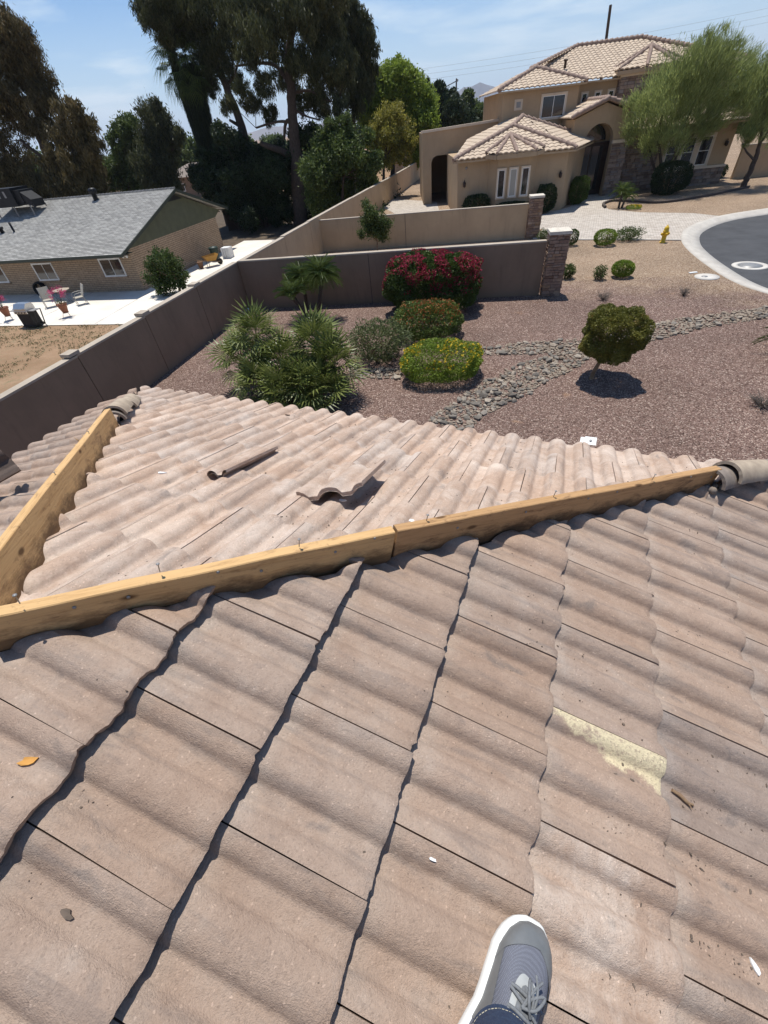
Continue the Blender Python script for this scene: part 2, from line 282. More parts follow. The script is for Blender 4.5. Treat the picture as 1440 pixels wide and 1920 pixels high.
# ------------------------------------------------------------------ object helpers
def tag(o, label=None, cat=None, group=None, kind=None):
    if label: o['label'] = label
    if cat: o['category'] = cat
    if group: o['group'] = group
    if kind: o['kind'] = kind
    return o
def thing(name, label, cat, loc=(0, 0, 0), rz=0, group=None):
    o = bpy.data.objects.new(name, None); COL.objects.link(o); o.empty_display_size = .2
    o.location = loc; o.rotation_euler = (0, 0, rz); return tag(o, label, cat, group)
def link(name, me, parent=None, mw=None):
    o = bpy.data.objects.new(name, me); COL.objects.link(o)
    if parent is not None: o.parent = parent
    if mw is not None: o.matrix_local = mw
    return o
class MB:
    def __init__(s): s.v = []; s.f = []; s.sm = []; s.mi = []
    def add(s, vs, fs, smooth=False, mi=0):
        o = len(s.v); s.v += [tuple(p) for p in vs]; s.f += [tuple(i + o for i in f) for f in fs]; s.sm += [smooth] * len(fs); s.mi += [mi] * len(fs); return s
    def box(s, x0, x1, y0, y1, z0, z1, mi=0, M=None):
        vs = [Vector((x, y, z)) for z in (z0, z1) for y in (y0, y1) for x in (x0, x1)]
        if M is not None: vs = [M @ p for p in vs]
        return s.add(vs, [(0, 2, 3, 1), (4, 5, 7, 6), (0, 1, 5, 4), (2, 6, 7, 3), (0, 4, 6, 2), (1, 3, 7, 5)], False, mi)
    def bar(s, a, b, w, h=None, mi=0, up=(0, 0, 1)):
        a = Vector(a); b = Vector(b); d = b - a; l = d.length; h = h or w
        x = d.normalized(); u = Vector(up)
        if abs(x.dot(u)) > .98: u = Vector((0, 1, 0))
        y = u.cross(x).normalized(); z = x.cross(y)
        M = Matrix((x, y, z)).transposed().to_4x4(); M.translation = a
        return s.box(0, l, -w / 2, w / 2, -h / 2, h / 2, mi, M)
    def tube(s, pts, rad, seg=8, caps=True, mi=0, smooth=True):
        pts = [Vector(p) for p in pts]; n = len(pts)
        if not hasattr(rad, '__len__'): rad = [rad] * n
        vs = []; u = None
        for i, p in enumerate(pts):
            t = (pts[min(i + 1, n - 1)] - pts[max(i - 1, 0)]).normalized()
            if u is None:
                u = Vector((1, 0, 0)) if abs(t.x) < .8 else Vector((0, 1, 0))
            u = (u - t * u.dot(t)).normalized(); w = t.cross(u)
            for k in range(seg):
                a = 2 * math.pi * k / seg; vs.append(p + (u * math.cos(a) + w * math.sin(a)) * rad[i])
        fs = [(i * seg + k, i * seg + (k + 1) % seg, (i + 1) * seg + (k + 1) % seg, (i + 1) * seg + k) for i in range(n - 1) for k in range(seg)]
        s.add(vs, fs, smooth, mi)
        if caps: s.add(vs[:seg], [tuple(range(seg))[::-1]], False, mi); s.add(vs[-seg:], [tuple(range(seg))], False, mi)
        return s
    def lathe(s, prof, c=(0, 0, 0), seg=16, mi=0, smooth=True, sx=1, sy=1):
        n = len(prof); vs = []
        for r, z in prof:
            for k in range(seg):
                a = 2 * math.pi * k / seg; vs.append((c[0] + r * math.cos(a) * sx, c[1] + r * math.sin(a) * sy, c[2] + z))
        fs = [(i * seg + k, i * seg + (k + 1) % seg, (i + 1) * seg + (k + 1) % seg, (i + 1) * seg + k) for i in range(n - 1) for k in range(seg)]
        s.add(vs, fs, smooth, mi); s.add(vs[:seg], [tuple(range(seg))[::-1]], False, mi); s.add(vs[-seg:], [tuple(range(seg))], False, mi); return s
    def prism(s, poly, z0, z1, mi=0, fn=None):
        """poly is 2D (concave allowed); fn maps (a, b, depth) to a point"""
        fn = fn or (lambda a, b, d: (a, b, d)); n = len(poly)
        s.add([fn(a, b, z1) for a, b in poly], [tuple(range(n))], False, mi); s.add([fn(a, b, z0) for a, b in poly], [tuple(range(n))[::-1]], False, mi)
        vs = [fn(a, b, z) for z in (z0, z1) for a, b in poly]
        return s.add(vs, [(i, (i + 1) % n, n + (i + 1) % n, n + i) for i in range(n)], False, mi)
    def mesh(s, name, mats):
        me = bpy.data.meshes.new(name); me.from_pydata(s.v, [], s.f)
        for x in (mats if isinstance(mats, (list, tuple)) else [mats]): me.materials.append(x)
        me.polygons.foreach_set('use_smooth', s.sm); me.polygons.foreach_set('material_index', s.mi)
        bm = bmesh.new(); bm.from_mesh(me); bmesh.ops.recalc_face_normals(bm, faces=bm.faces); bm.to_mesh(me); bm.free(); return me
    def build(s, name, mats, parent=None, mw=None): return link(name, s.mesh(name, mats), parent, mw)
def poly_sheet(name, poly, z, m, parent=None):
    me = bpy.data.meshes.new(name); me.from_pydata([(x, y, z) for x, y in poly], [], [tuple(range(len(poly)))]); me.materials.append(m)
    bm = bmesh.new(); bm.from_mesh(me); bmesh.ops.recalc_face_normals(bm, faces=bm.faces)
    for f in bm.faces:
        if f.normal.z < 0: f.normal_flip()
    bmesh.ops.triangulate(bm, faces=bm.faces); bm.to_mesh(me); bm.free(); return link(name, me, parent)
RNG = np.random.default_rng(7)
def unit(v): return v / np.maximum(np.linalg.norm(v, axis=1, keepdims=True), 1e-9)
def leaf_mesh(name, P, A, Wd, Ln, Wn, tint, m):
    """P centres, A long axes, Wd width axes (unit), Ln/Wn arrays: one kite-shaped leaf per point"""
    n = len(P); Ln = np.broadcast_to(Ln, (n,))[:, None]; Wn = np.broadcast_to(Wn, (n,))[:, None]
    v = np.empty((n, 4, 3)); v[:, 0] = P - A * Ln / 2; v[:, 1] = P + Wd * Wn / 2 - A * Ln * .05; v[:, 2] = P + A * Ln / 2; v[:, 3] = P - Wd * Wn / 2 - A * Ln * .05
    me = bpy.data.meshes.new(name); me.vertices.add(4 * n); me.vertices.foreach_set('co', v.ravel())
    me.loops.add(4 * n); me.loops.foreach_set('vertex_index', np.arange(4 * n, dtype=np.int32))
    me.polygons.add(n); me.polygons.foreach_set('loop_start', np.arange(0, 4 * n, 4, dtype=np.int32))
    at = me.attributes.new('tint', 'FLOAT', 'FACE'); at.data.foreach_set('value', np.clip(tint, 0, 1).astype(np.float32))
    me.update(calc_edges=True); me.materials.append(m); return me
def rand_dirs(n): return unit(RNG.normal(size=(n, 3)))
def perp(A): return unit(np.cross(A, rand_dirs(len(A))))
def lumps(P, s=1.0, seed=0):
    return np.array([noise.noise(Vector((p[0] * s + seed, p[1] * s, p[2] * s))) for p in P])
def crown_points(blobs, dens, fill=.55, cl=.14, per=55):
    Ps = []; T = []
    for x, y, z, r in blobs:
        n = int(dens * r * r * 4 + 20)
        ns = max(3, int(n / per)); d = rand_dirs(ns); rr = r * (fill + (1 - fill) * RNG.random((ns, 1)) ** .6)
        c = np.array([x, y, z]) + d * rr * np.array([1, 1, .9]) + np.array([0, 0, .12 * r])
        k = RNG.integers(0, ns, n); p = c[k] + RNG.normal(size=(n, 3)) * (cl * r + .05)
        Ps.append(p); T.append(np.repeat(RNG.random(ns)[None], 1, 0).ravel()[k] * .45 + RNG.random(n) * .55)
    return np.concatenate(Ps), np.concatenate(T)
def smooth_path(pts, n=4):
    pts = [np.array(p, float) for p in pts]
    if len(pts) < 3: return pts
    o = []
    for i in range(len(pts) - 1):
        p0 = pts[max(i - 1, 0)]; p1 = pts[i]; p2 = pts[i + 1]; p3 = pts[min(i + 2, len(pts) - 1)]
        for k in range(n):
            t = k / n; o.append(.5 * ((2 * p1) + (-p0 + p2) * t + (2 * p0 - 5 * p1 + 4 * p2 - p3) * t * t + (-p0 + 3 * p1 - 3 * p2 + p3) * t ** 3))
    o.append(pts[-1]); return o
# ------------------------------------------------------------------ plan data in metres
TREES = {'brown':{'b':[[-40.41,31.55,11.93,1.42],[-40.79,31.4,12.69,1.47],[-40.47,31.96,11.08,1.61],[-40.36,32.26,10.15,1.5],[-41.64,31.34,10.25,1.76],[-40.3,32.08,9.03,1.29],[-40.24,30.23,8.59,0.94],[-39.79,31.51,8.12,1.05],[-43.65,31.05,8.01,1.66],[-41.59,31.18,7.38,1.24],[-44.96,30.51,5.75,1.66],[-40.25,31.15,6.67,1.08],[-43.15,30.19,8.99,1.59],[-45.71,28.81,4.58,1.74],[-44.92,29.64,3.94,1.69],[-43.41,30.28,3.62,1.56]],'t':[[[-42.31,30.55,1.71,0.346],[-41.8,30.76,3.32,0.313],[-41.46,30.89,5.01,0.259],[-41.35,30.94,6.13,0.211],[-41.4,30.92,7.53,0.164],[-41.43,30.9,8.98,0.139],[-41.37,30.93,10.47,0.096]],[[-41.46,30.89,5.01,0.151],[-42.24,30.58,5.9,0.106],[-42.75,30.38,6.51,0.084]],[[-41.53,30.86,4.68,0.13],[-40.71,31.19,7.01,0.103],[-40.04,31.45,8.72,0.06]]]},'brown2':{'b':[[-35.22,29.73,7.42,0.98],[-35.43,29.95,6.51,1.16],[-35.55,30.05,5.49,1.11],[-37.44,30.21,6.21,1.12],[-36.6,30.25,3.97,1.08],[-36.57,29.38,4.99,1.2],[-38.72,29.4,4.49,1.15],[-37.01,29.16,3.45,1.15],[-36.42,30.06,3.16,0.84],[-38.44,28.72,3.4,1.08],[-38.03,29.19,5.4,0.72],[-36.7,30.42,4.61,0.91]],'t':[[[-39.26,28.89,1.87,0.26],[-37.94,29.41,3.8,0.187],[-36.96,29.8,5.29,0.14],[-36.08,30.14,6.7,0.078]],[[-37.94,29.41,3.8,0.125],[-36.3,30.06,4.93,0.081]]]},'green1':{'b':[[-52.87,51.49,6.76,1.59],[-54.51,50.85,5.95,1.29],[-54.38,52.56,4.84,2.01],[-56.37,51.72,3.99,1.69],[-56.85,50.2,3.36,1.34],[-55.95,52.02,2.33,1.94],[-58.46,49.98,2.39,1.51],[-54.07,51.8,1.99,1.51],[-53.64,51.17,7.3,0.89]],'t':[[[-56.48,50.74,0.27,0.281],[-54.91,51.36,3.41,0.202],[-53.4,51.96,6.3,0.13]]]},'green2':{'b':[[-48.29,51.09,8.01,1.45],[-47.43,51.14,6.83,1.53],[-49.07,50.93,5.81,1.75],[-47.71,51.31,5.22,1.51],[-49.8,49.68,4.26,1.77],[-48.2,50.26,3.39,1.59],[-46.09,51.21,6.04,0.98],[-49.89,49.3,2.57,1.54],[-48.05,49.92,1.91,1.42],[-46.72,50.75,8.74,0.71]],'t':[[[-50.36,49.65,0.19,0.267],[-49.06,50.17,3.2,0.192],[-47.6,50.74,6.86,0.122]],[[-48.65,50.33,4.15,0.127],[-46.81,51.06,4.94,0.094]]]},'euc_left':{'b':[[-37.21,42.6,13.71,1.14],[-35.09,41.25,12.82,1.45],[-35.48,44.17,13.41,1.7],[-35.25,42.34,12.07,1.24],[-32.63,43.07,12.9,1.63],[-35.64,45.1,12.25,1.49],[-32.89,44.04,11.74,1.44],[-31.34,43.69,12.79,1.64],[-32.35,44.26,10.28,1.57],[-34.57,44.85,9.95,1.24],[-29.95,43.23,11.46,1.47],[-32.6,46.28,9.12,1.08],[-34.32,41.52,14.1,1.65],[-34.41,45.07,14.77,1.97],[-32.64,46.24,14.67,1.99],[-29.12,43.73,13.38,1.67],[-34.78,45.29,8.97,0.98],[-35.22,42.44,11.03,0.9]],'t':[[[-32.61,44.27,-1.57,0.565],[-32.01,44.51,2.77,0.475],[-31.91,44.55,5.95,0.375],[-32.44,44.34,8.73,0.309],[-32.94,44.14,10.56,0.253],[-33.21,44.04,11.65,0.203],[-33.23,44.03,13.11,0.175],[-33.05,44.1,14.48,0.107]],[[-33.21,44.04,11.65,0.113],[-32.2,44.43,12.45,0.089],[-31.62,44.66,13.53,0.065]],[[-32.44,44.34,8.73,0.143],[-31.49,44.72,9.31,0.094],[-30.68,45.04,10.51,0.069]],[[-31.91,44.55,5.95,0.175],[-32.83,44.19,6.51,0.099]]]},'euc_big':{'b':[[-27.19,41.43,12.07,1.68],[-24.86,39.06,10.37,1.47],[-25.92,39.12,9.38,1.04],[-24.14,40.2,11.63,1.6],[-26.48,44.61,10.57,1.58],[-22.21,40.93,11.33,1.61],[-22.3,44.62,11.53,1.57],[-23.63,45.42,10.06,1.75],[-22.11,45.59,10.7,1.37],[-23.1,41.55,8.9,1.24],[-20.66,42.9,8.7,1.33],[-22.29,43.19,7.99,1.46],[-21.28,44.72,7.52,1.15],[-24.95,39.24,7.95,0.98],[-28.5,42.05,7.37,0.9],[-27.69,43.08,6.47,0.84],[-23.55,45.01,6.59,1.21],[-20.03,41.68,6.17,0.93],[-25.18,45.27,7.07,1.12],[-29.07,39.64,7.28,0.7],[-28.01,40.09,8.1,0.77],[-25.07,42.77,8.31,0.78],[-25.68,44.48,13.27,1.84],[-22.07,42.03,12.64,1.71],[-27.24,43.26,13.47,1.82],[-21.07,43.76,12.45,1.57],[-19.77,43.46,8.68,0.92]],'t':[[[-25.68,41.69,-1.83,0.698],[-25.36,41.81,1.12,0.614],[-25.07,41.93,3.36,0.519],[-24.85,42.01,5.76,0.406],[-24.56,42.13,7.65,0.347],[-24.47,42.16,9.13,0.295],[-23.91,42.39,10.61,0.245],[-23.28,42.63,11.74,0.179],[-22.7,42.86,12.94,0.097]],[[-25.07,41.93,3.36,0.307],[-26.07,41.53,4.02,0.257],[-26.95,41.18,4.38,0.232],[-27.74,40.87,4.73,0.162]],[[-24.9,41.99,5.93,0.157],[-25.4,41.8,5.81,0.135],[-25.77,41.65,4.76,0.092]],[[-24.53,42.14,7.8,0.173],[-25.23,41.86,8.96,0.127],[-26.26,41.46,9.34,0.105],[-28.41,40.61,9.36,0.063]],[[-24.6,42.11,7.49,0.131],[-23.19,42.67,7.52,0.087],[-22.27,43.03,6.97,0.066],[-21.09,43.5,6.62,0.044]],[[-23.99,42.35,10.75,0.163],[-24.11,42.31,11.56,0.12],[-23.99,42.35,12.57,0.078]],[[-24.55,42.13,6.55,0.111],[-23.69,42.47,6.05,0.067],[-22.69,42.87,5.73,0.045]],[[-24.85,42.01,5.76,0.135],[-26.05,41.54,5.93,0.09],[-27.83,40.84,5.7,0.068]]]},'euc_right':{'b':[[-22.77,50.14,12.7,1.13],[-22.05,50.12,11.82,1.05],[-21.24,50.34,11.05,0.92],[-20.99,50.66,10.04,0.85],[-22.13,50.82,9.86,1.15],[-21.4,51.31,8.88,0.83],[-22.44,49.92,8.54,1.16],[-21.88,49.95,7.63,1.08],[-22.91,50.86,10.75,1.14],[-22.93,50.24,13.53,1.25],[-21.39,50.73,7.77,0.69],[-22.57,49.95,6.64,1.0]],'t':[[[-23.68,49.93,0.97,0.277],[-23.07,50.17,5.01,0.208],[-22.54,50.38,8.56,0.146],[-22.39,50.44,11.13,0.093]]]},'dark_under':{'b':[[-20.1,38.42,4.12,1.08],[-19.26,39.47,4.41,1.17],[-19.67,38.2,3.31,1.34],[-18.17,38.69,3.12,1.09],[-20.64,36.94,2.34,1.34],[-19.77,39.61,1.78,1.24],[-16.76,38.49,2.74,0.91],[-20.83,37.85,0.98,1.23],[-17.97,39.87,1.56,0.71],[-20.67,36.95,0.45,0.79],[-19.91,38.98,0.69,0.9],[-17.08,40.02,1.51,0.7],[-19.59,38.73,5.2,0.53],[-18.61,39.58,5.34,0.45],[-16.66,38.72,4.39,0.52],[-16.37,39.59,3.01,0.54],[-20.69,37.18,3.13,0.66],[-21.28,38.59,1.68,0.88],[-19.2,37.88,2.99,0.83],[-20.49,37.86,-0.05,0.81],[-19.61,39.95,0.73,0.73]],'t':[[[-20.89,37.85,-0.79,0.182],[-20.39,38.04,1.7,0.13],[-20.14,38.14,3.67,0.083]],[[-19.52,38.39,-0.16,0.135],[-18.97,38.6,2.26,0.086]]]},'dark_left':{'b':[[-32.17,42.91,4.29,1.4],[-32.08,43.9,3.15,1.66],[-28.52,41.88,2.36,1.58],[-27.28,42.61,3.74,1.06],[-30.84,42.87,0.73,1.79],[-28.18,42.18,-0.12,1.45],[-30.78,39.96,2.28,1.17],[-26.7,42.32,1.52,1.0],[-30.31,39.52,5.43,0.82],[-31.01,40.36,0.11,1.33],[-31.28,44.53,-0.72,1.44],[-33.75,42.68,3.82,0.92],[-29.28,42.73,3.55,0.99],[-33.93,40.05,2.3,1.0],[-31.89,39.84,0.83,1.11],[-26.37,40.38,2.47,1.13],[-26.72,41.46,-0.4,1.01],[-34.88,41.16,0.76,0.85],[-32.39,43.11,1.69,1.26],[-25.91,42.42,3.56,1.05],[-35.13,40.57,2.7,1.01],[-34.0,41.41,3.16,1.01],[-34.07,40.8,3.98,0.69],[-25.42,44.17,2.83,1.19],[-24.49,44.68,4.42,1.06],[-25.04,42.86,4.72,0.84],[-25.64,44.24,0.85,1.13],[-23.46,43.86,1.98,0.99]],'t':[[[-29.73,41.71,-1.66,0.213],[-29.21,41.92,1.27,0.127]],[[-32.2,40.74,-1.44,0.213],[-31.2,41.13,1.86,0.126]]]},'bright':{'b':[[-21.48,57.17,7.49,1.76],[-23.54,56.93,6.88,1.57],[-19.9,58.43,6.95,1.79],[-20.47,56.94,8.34,1.18],[-19.0,59.19,6.07,1.59],[-22.48,57.29,5.48,1.83],[-19.88,58.11,4.91,1.84],[-18.05,57.98,4.56,1.25],[-20.93,57.59,9.26,0.59],[-23.36,56.14,8.23,0.76],[-18.88,58.64,3.44,1.29],[-22.74,56.63,8.74,0.49],[-22.21,57.89,9.17,0.54],[-19.8,58.32,8.49,0.54],[-20.6,58.53,9.03,0.54],[-21.32,56.74,3.36,1.51],[-19.18,58.51,2.22,1.2],[-24.04,56.39,5.91,1.25]],'t':[[[-21.99,57.02,-0.09,0.277],[-21.63,57.16,2.91,0.207],[-21.34,57.27,5.88,0.141]],[[-21.63,57.16,2.91,0.148],[-19.79,57.89,5.33,0.085]],[[-21.6,57.17,3.36,0.147],[-23.17,56.55,6.04,0.085]]]},'yellow':{'b':[[-17.74,45.57,5.27,1.0],[-16.59,45.13,5.51,0.8],[-18.45,45.25,4.31,1.02],[-16.73,45.97,4.33,1.11],[-15.98,45.82,3.59,0.74],[-17.78,45.89,3.17,1.14],[-18.97,45.07,3.48,0.57],[-16.41,45.5,2.64,0.76],[-17.77,44.99,2.32,0.62],[-16.96,44.6,4.24,0.91],[-19.16,44.53,4.29,0.46]],'t':[[[-18.2,44.76,-0.01,0.149],[-18.07,44.82,1.61,0.121],[-17.82,44.91,3.06,0.094],[-17.44,45.06,4.76,0.068]],[[-17.89,44.88,2.71,0.071],[-16.76,45.33,4.02,0.046]]]},'cypress':{'b':[[-23.86,77.28,7.98,0.73],[-23.57,76.13,8.54,0.35],[-22.37,77.34,7.64,0.87],[-22.47,77.39,8.26,0.36],[-21.19,77.97,6.6,1.24],[-19.88,76.53,5.45,1.45],[-21.91,77.89,5.33,1.71],[-19.21,78.13,4.57,1.34],[-23.15,76.89,6.25,1.32],[-18.16,78.26,3.93,1.04],[-22.44,77.09,4.02,1.5],[-20.47,78.38,3.83,1.51]],'t':[[[-20.88,77.25,1.05,0.232],[-21.09,77.17,5.01,0.148]]]},'far1':{'b':[[-22.42,92.21,6.66,1.11],[-21.23,92.96,5.43,1.39],[-19.69,92.07,4.88,1.2],[-18.83,93.19,4.09,1.13],[-21.73,92.09,7.21,0.76],[-20.27,93.15,3.63,1.41],[-22.92,91.5,6.09,0.77]],'t':[[[-20.43,92.74,0.65,0.226],[-20.85,92.58,4.97,0.13]]]},'far2':{'b':[[-15.62,86.83,5.62,0.79],[-16.12,86.57,4.86,0.96],[-14.9,86.46,4.59,1.11],[-15.63,86.56,3.89,1.13],[-16.3,86.06,3.54,0.81]],'t':[[[-15.18,86.78,0.67,0.208],[-15.53,86.64,4.35,0.12]]]},'mesquite':{'b':[[2.05,38.27,4.68,1.27],[1.72,38.82,3.76,0.99],[2.99,39.48,5.46,1.46],[3.91,39.14,5.84,1.35],[4.91,39.72,6.34,1.03],[4.43,38.83,6.94,0.59],[5.06,40.98,5.33,1.42],[4.17,40.19,4.49,1.5],[3.16,40.9,3.34,1.39],[4.98,41.59,3.43,1.38],[6.04,40.49,5.4,1.25],[7.19,43.07,5.58,0.99],[5.61,39.5,6.39,0.6],[6.12,41.13,4.08,1.32],[7.17,41.24,4.22,1.11],[2.75,39.88,2.69,0.83],[4.09,38.78,2.73,0.86],[8.15,43.31,3.38,0.83],[5.88,40.83,3.13,0.88],[1.03,39.03,4.65,0.53],[4.06,41.3,6.66,0.57],[1.37,39.21,3.15,0.48]],'t':[[[4.46,40.91,-0.2,0.112],[3.75,40.63,1.45,0.09],[3.04,40.35,3.11,0.069],[3.01,40.34,4.59,0.05]],[[4.6,40.97,-0.12,0.111],[4.38,40.88,1.67,0.089],[4.45,40.91,3.49,0.068],[4.78,41.04,5.36,0.049]],[[4.53,40.94,-0.12,0.093],[4.55,40.95,1.92,0.071],[5.55,41.35,3.39,0.051],[6.39,41.67,4.99,0.033]],[[4.36,40.87,-0.1,0.093],[3.06,40.36,1.78,0.071],[2.16,40.01,3.44,0.051]]]},'mesquite2':{'b':[[8.33,40.2,2.97,0.84],[8.39,39.94,3.89,1.13],[7.74,40.02,4.84,1.11],[9.65,41.23,2.83,1.18],[7.81,40.36,5.68,0.79],[7.9,39.92,2.72,0.49],[9.51,40.71,4.02,1.25],[8.07,40.12,2.26,0.33],[8.6,40.14,5.18,0.91]],'t':[[[8.83,40.34,-0.06,0.192],[8.82,40.34,0.44,0.172],[8.88,40.36,0.97,0.153],[8.88,40.36,1.49,0.134],[8.81,40.33,2.15,0.099],[8.44,40.19,3.43,0.08],[8.0,40.01,4.81,0.046]],[[8.85,40.35,1.44,0.067],[8.23,40.11,1.88,0.05],[7.81,39.94,2.29,0.033]],[[8.81,40.33,2.15,0.066],[9.09,40.44,3.14,0.048]]]},'young_left':{'b':[[-22.02,20.54,0.34,0.61],[-22.99,20.65,-0.1,0.56],[-22.1,20.97,-0.17,0.63],[-23.05,21.05,-0.62,0.64],[-23.62,20.71,-0.69,0.48],[-22.23,20.95,-0.82,0.57],[-22.91,20.42,-1.04,0.45],[-22.83,20.99,0.64,0.22],[-22.85,20.33,0.44,0.18],[-21.56,21.02,-0.6,0.31],[-22.18,20.94,0.57,0.28],[-21.99,21.02,-1.04,0.32]],'t':[[[-22.13,20.89,-1.51,0.065],[-22.12,20.89,-0.72,0.056],[-22.19,20.87,-0.01,0.047],[-22.26,20.84,0.54,0.031]],[[-22.12,20.89,-0.72,0.032],[-22.83,20.62,-0.23,0.024]]]},'small_mid':{'b':[[-10.03,23.17,1.72,0.37],[-9.85,23.54,1.5,0.38],[-10.47,23.45,1.47,0.38],[-10.0,23.33,1.18,0.41],[-9.59,23.56,1.2,0.33],[-10.37,23.11,1.07,0.27],[-9.84,23.36,0.9,0.3],[-10.55,23.38,2.19,0.19],[-10.3,23.22,2.01,0.21],[-9.73,23.65,0.73,0.22],[-10.77,23.17,0.95,0.19]],'t':[[[-10.06,23.39,-0.01,0.042],[-10.04,23.4,0.54,0.035],[-10.06,23.39,1.13,0.027],[-10.16,23.35,1.7,0.02]],[[-10.06,23.39,0.62,0.021],[-10.38,23.26,1.04,0.014]]]}}
SHRUB = {'red':[-4.57,15.63,3.14,1.7],'olive':[-4.22,12.76,2.01,0.92],'yellow':[-2.89,10.01,2.02,0.84],'grey':[-4.86,10.42,1.46,1.27],'s1':[-0.68,24.9,0.61,0.68],'s2':[0.82,24.72,0.94,0.64],'s3':[1.8,25.75,1.05,0.55],'s4':[-0.38,19.28,0.49,0.5],'s5':[0.75,19.2,0.44,0.48],'s6':[1.52,19.52,0.72,0.56],'s0':[-2.03,26.26,0.49,0.47],'h1':[-7.35,34.84,2.03,1.41],'h2':[-3.18,34.37,1.7,1.61],'h2b':[-4.85,35.32,2.51,0.85],'h3':[-1.41,38.11,1.31,1.42],'bush':[4.21,39.14,2.3,1.73],'bush2':[7.93,45.03,1.32,0.94],'sago':[1.52,34.48,0.65,1.25],'yflow':[2.27,33.94,0.83,0.21],'roundtree':[0.81,10.82,1.61,1.82],'dead1':[0.94,16.87,0.65,0.39],'dead2':[3.36,17.55,0.49,0.28],'dead3':[4.08,10.1,0.66,0.38],'small_flow':[-17.67,15.36,0.24,0.43]}
FAN = [[-7.09,8.5,1.68],[-7.74,8.48,1.08],[-6.36,8.31,1.15],[-5.61,8.77,1.46],[-5.09,8.58,1.06],[-5.59,7.9,0.89],[-6.75,7.79,0.84],[-5.92,7.57,0.82],[-5.1,7.88,0.79]]
DATE = [[[-8.62,13.84,0.0],[-8.18,14.01,1.47]],[[-9.29,14.33,0.0],[-9.21,14.37,1.23]],[[-8.82,13.7,0.0],[-9.21,13.55,0.9]]]
ROUNDTREE = [0.99,10.95,1.03]
CREEK = [([[-2.08,7.84],[-1.76,8.76],[-1.3,9.58],[-0.75,10.63],[-0.13,11.52],[0.42,12.39]],[1.0,1.0,1.1,1.2,1.1,0.9]),([[-2.33,11.87],[-1.49,12.21],[-0.5,12.53],[0.46,12.85]],[0.5,0.7,0.9,0.9]),([[1.89,13.7],[2.67,14.39],[3.54,15.11],[4.55,15.69],[5.85,16.4]],[0.9,0.9,0.9,0.8,0.8]),([[-5.38,9.83],[-4.73,10.03],[-3.9,10.12]],[0.5,0.7,0.6]),([[0.41,12.57],[1.14,13.19],[1.96,13.79]],[0.9,0.9,0.9])]
LEFT = {'bbq':[-27.26,14.78],'chairL':[-29.6,17.72],'chairR':[-27.75,18.41],'table':[-29.91,18.71],'pot':[-26.48,16.4],'pot0':[-30.14,15.41],'tyre':[-33.34,19.48],'barrow':[-25.26,27.13],'bin':[-25.75,28.79],'bucket':[-25.56,29.59],'darkpot':[-25.59,26.69],'patio1':[-31.24,14.22],'patio2':[-20.92,16.28],'w1':[-22.87,28.03],'w2':[-19.89,17.97],'g1':[-23.13,21.53],'g2':[-27.51,32.04],'fenceA':[-33.03,40.67],'fenceB':[-32.09,42.39],'edge1':[-27.34,14.76]}
POLE = {'a':[-2.65,89.96,10.7],'b':[-2.9,89.86,13.92],'c':[-34.93,135.57,8.69],'d':[-34.91,135.58,11.41],'arm':[-37.29,134.64,10.67],'w0':[[-59.62,125.83,13.54],[41.93,165.9,17.54]],'w1':[[-59.74,125.78,12.68],[42.6,166.17,16.4]],'w2':[[-59.87,125.73,11.82],[43.2,166.4,15.41]]}
# ------------------------------------------------------------------ ground, road, far land
ZL = -1.5                                        # the neighbour's lot lies lower than the yard
def struct(o, label=None): return tag(o, label, None, None, 'structure')
far = 9000
struct(poly_sheet('ground', [(-far, -far), (far, -far), (far, far), (-far, far)], ZL - .02, MT['dirt']))
WA = [(-10.02, 1.63), (-12.18, 14.63), (-13.7, 23.9), (-17.3, 45.8), (-20.3, 64)]      # line of the long boundary wall
KERB = [(10.5, 14.4), (8.0, 15.75), (5.95, 18.0), (5.2, 19.3), (4.72, 21.2), (4.33, 23.6), (4.22, 25.8), (4.62, 28.2), (5.9, 30.6), (7.7, 32.2), (10.2, 33.5), (13.5, 34.0), (17, 33.6)]
KS = [tuple(p) for p in smooth_path([(x, y, 0) for x, y in KERB], 4)]
yard = [(-8.0, -15), (45, -15), (45, 13.0), (14, 13.3)] + [(p[0], p[1]) for p in KS] + [(45, 34), (45, 90), (-24.6, 90)] + WA[::-1]
struct(poly_sheet('yard_ground', yard, 0, MT['gravel']))
struct(poly_sheet('road', [(3.5, 12), (46, 12), (46, 36), (3.5, 36)], -.12, MT['asphalt']))
mb = MB(); nK = len(KS); ins = []
for i, p in enumerate(KS):
    a = Vector(KS[max(i - 1, 0)]); b = Vector(KS[min(i + 1, nK - 1)]); t = (b - a).normalized(); ins.append(Vector((t.y, -t.x, 0)))
prof = [(-.16, -.2), (-.16, .012), (.0, .016), (.14, .004), (.30, -.085), (.62, -.112), (.62, -.2)]
vs = [tuple(Vector(p) + ins[i] * a + Vector((0, 0, z))) for i, p in enumerate(KS) for a, z in prof]; k = len(prof)
mb.add(vs, [(i * k + j, i * k + j + 1, (i + 1) * k + j + 1, (i + 1) * k + j) for i in range(nK - 1) for j in range(k - 1)], True)
struct(mb.build('kerb', MT['kerb']))
drive = [(-20.5, 46), (-15.3, 38.2), (-10.5, 31.2), (-2.3, 29.0), (-2.6, 26.6), (-.44, 26.2), (4.1, 25.75), (4.22, 26.2), (4.6, 28.2), (5.75, 30.6), (6.3, 31.3), (5.2, 32.35), (2.64, 33.1), (.95, 34.5), (.62, 36.2), (.95, 38.3), (1.4, 40.2), (1.7, 44), (1.9, 46.5), (-3, 46.5), (-1.2, 43.5), (-.7, 41.5), (-.75, 39.6), (-1.2, 37.5), (-1.4, 36), (-2, 34.9), (-9, 32.3), (-12, 41)]
struct(poly_sheet('driveway', drive, .006, MT['paver']))
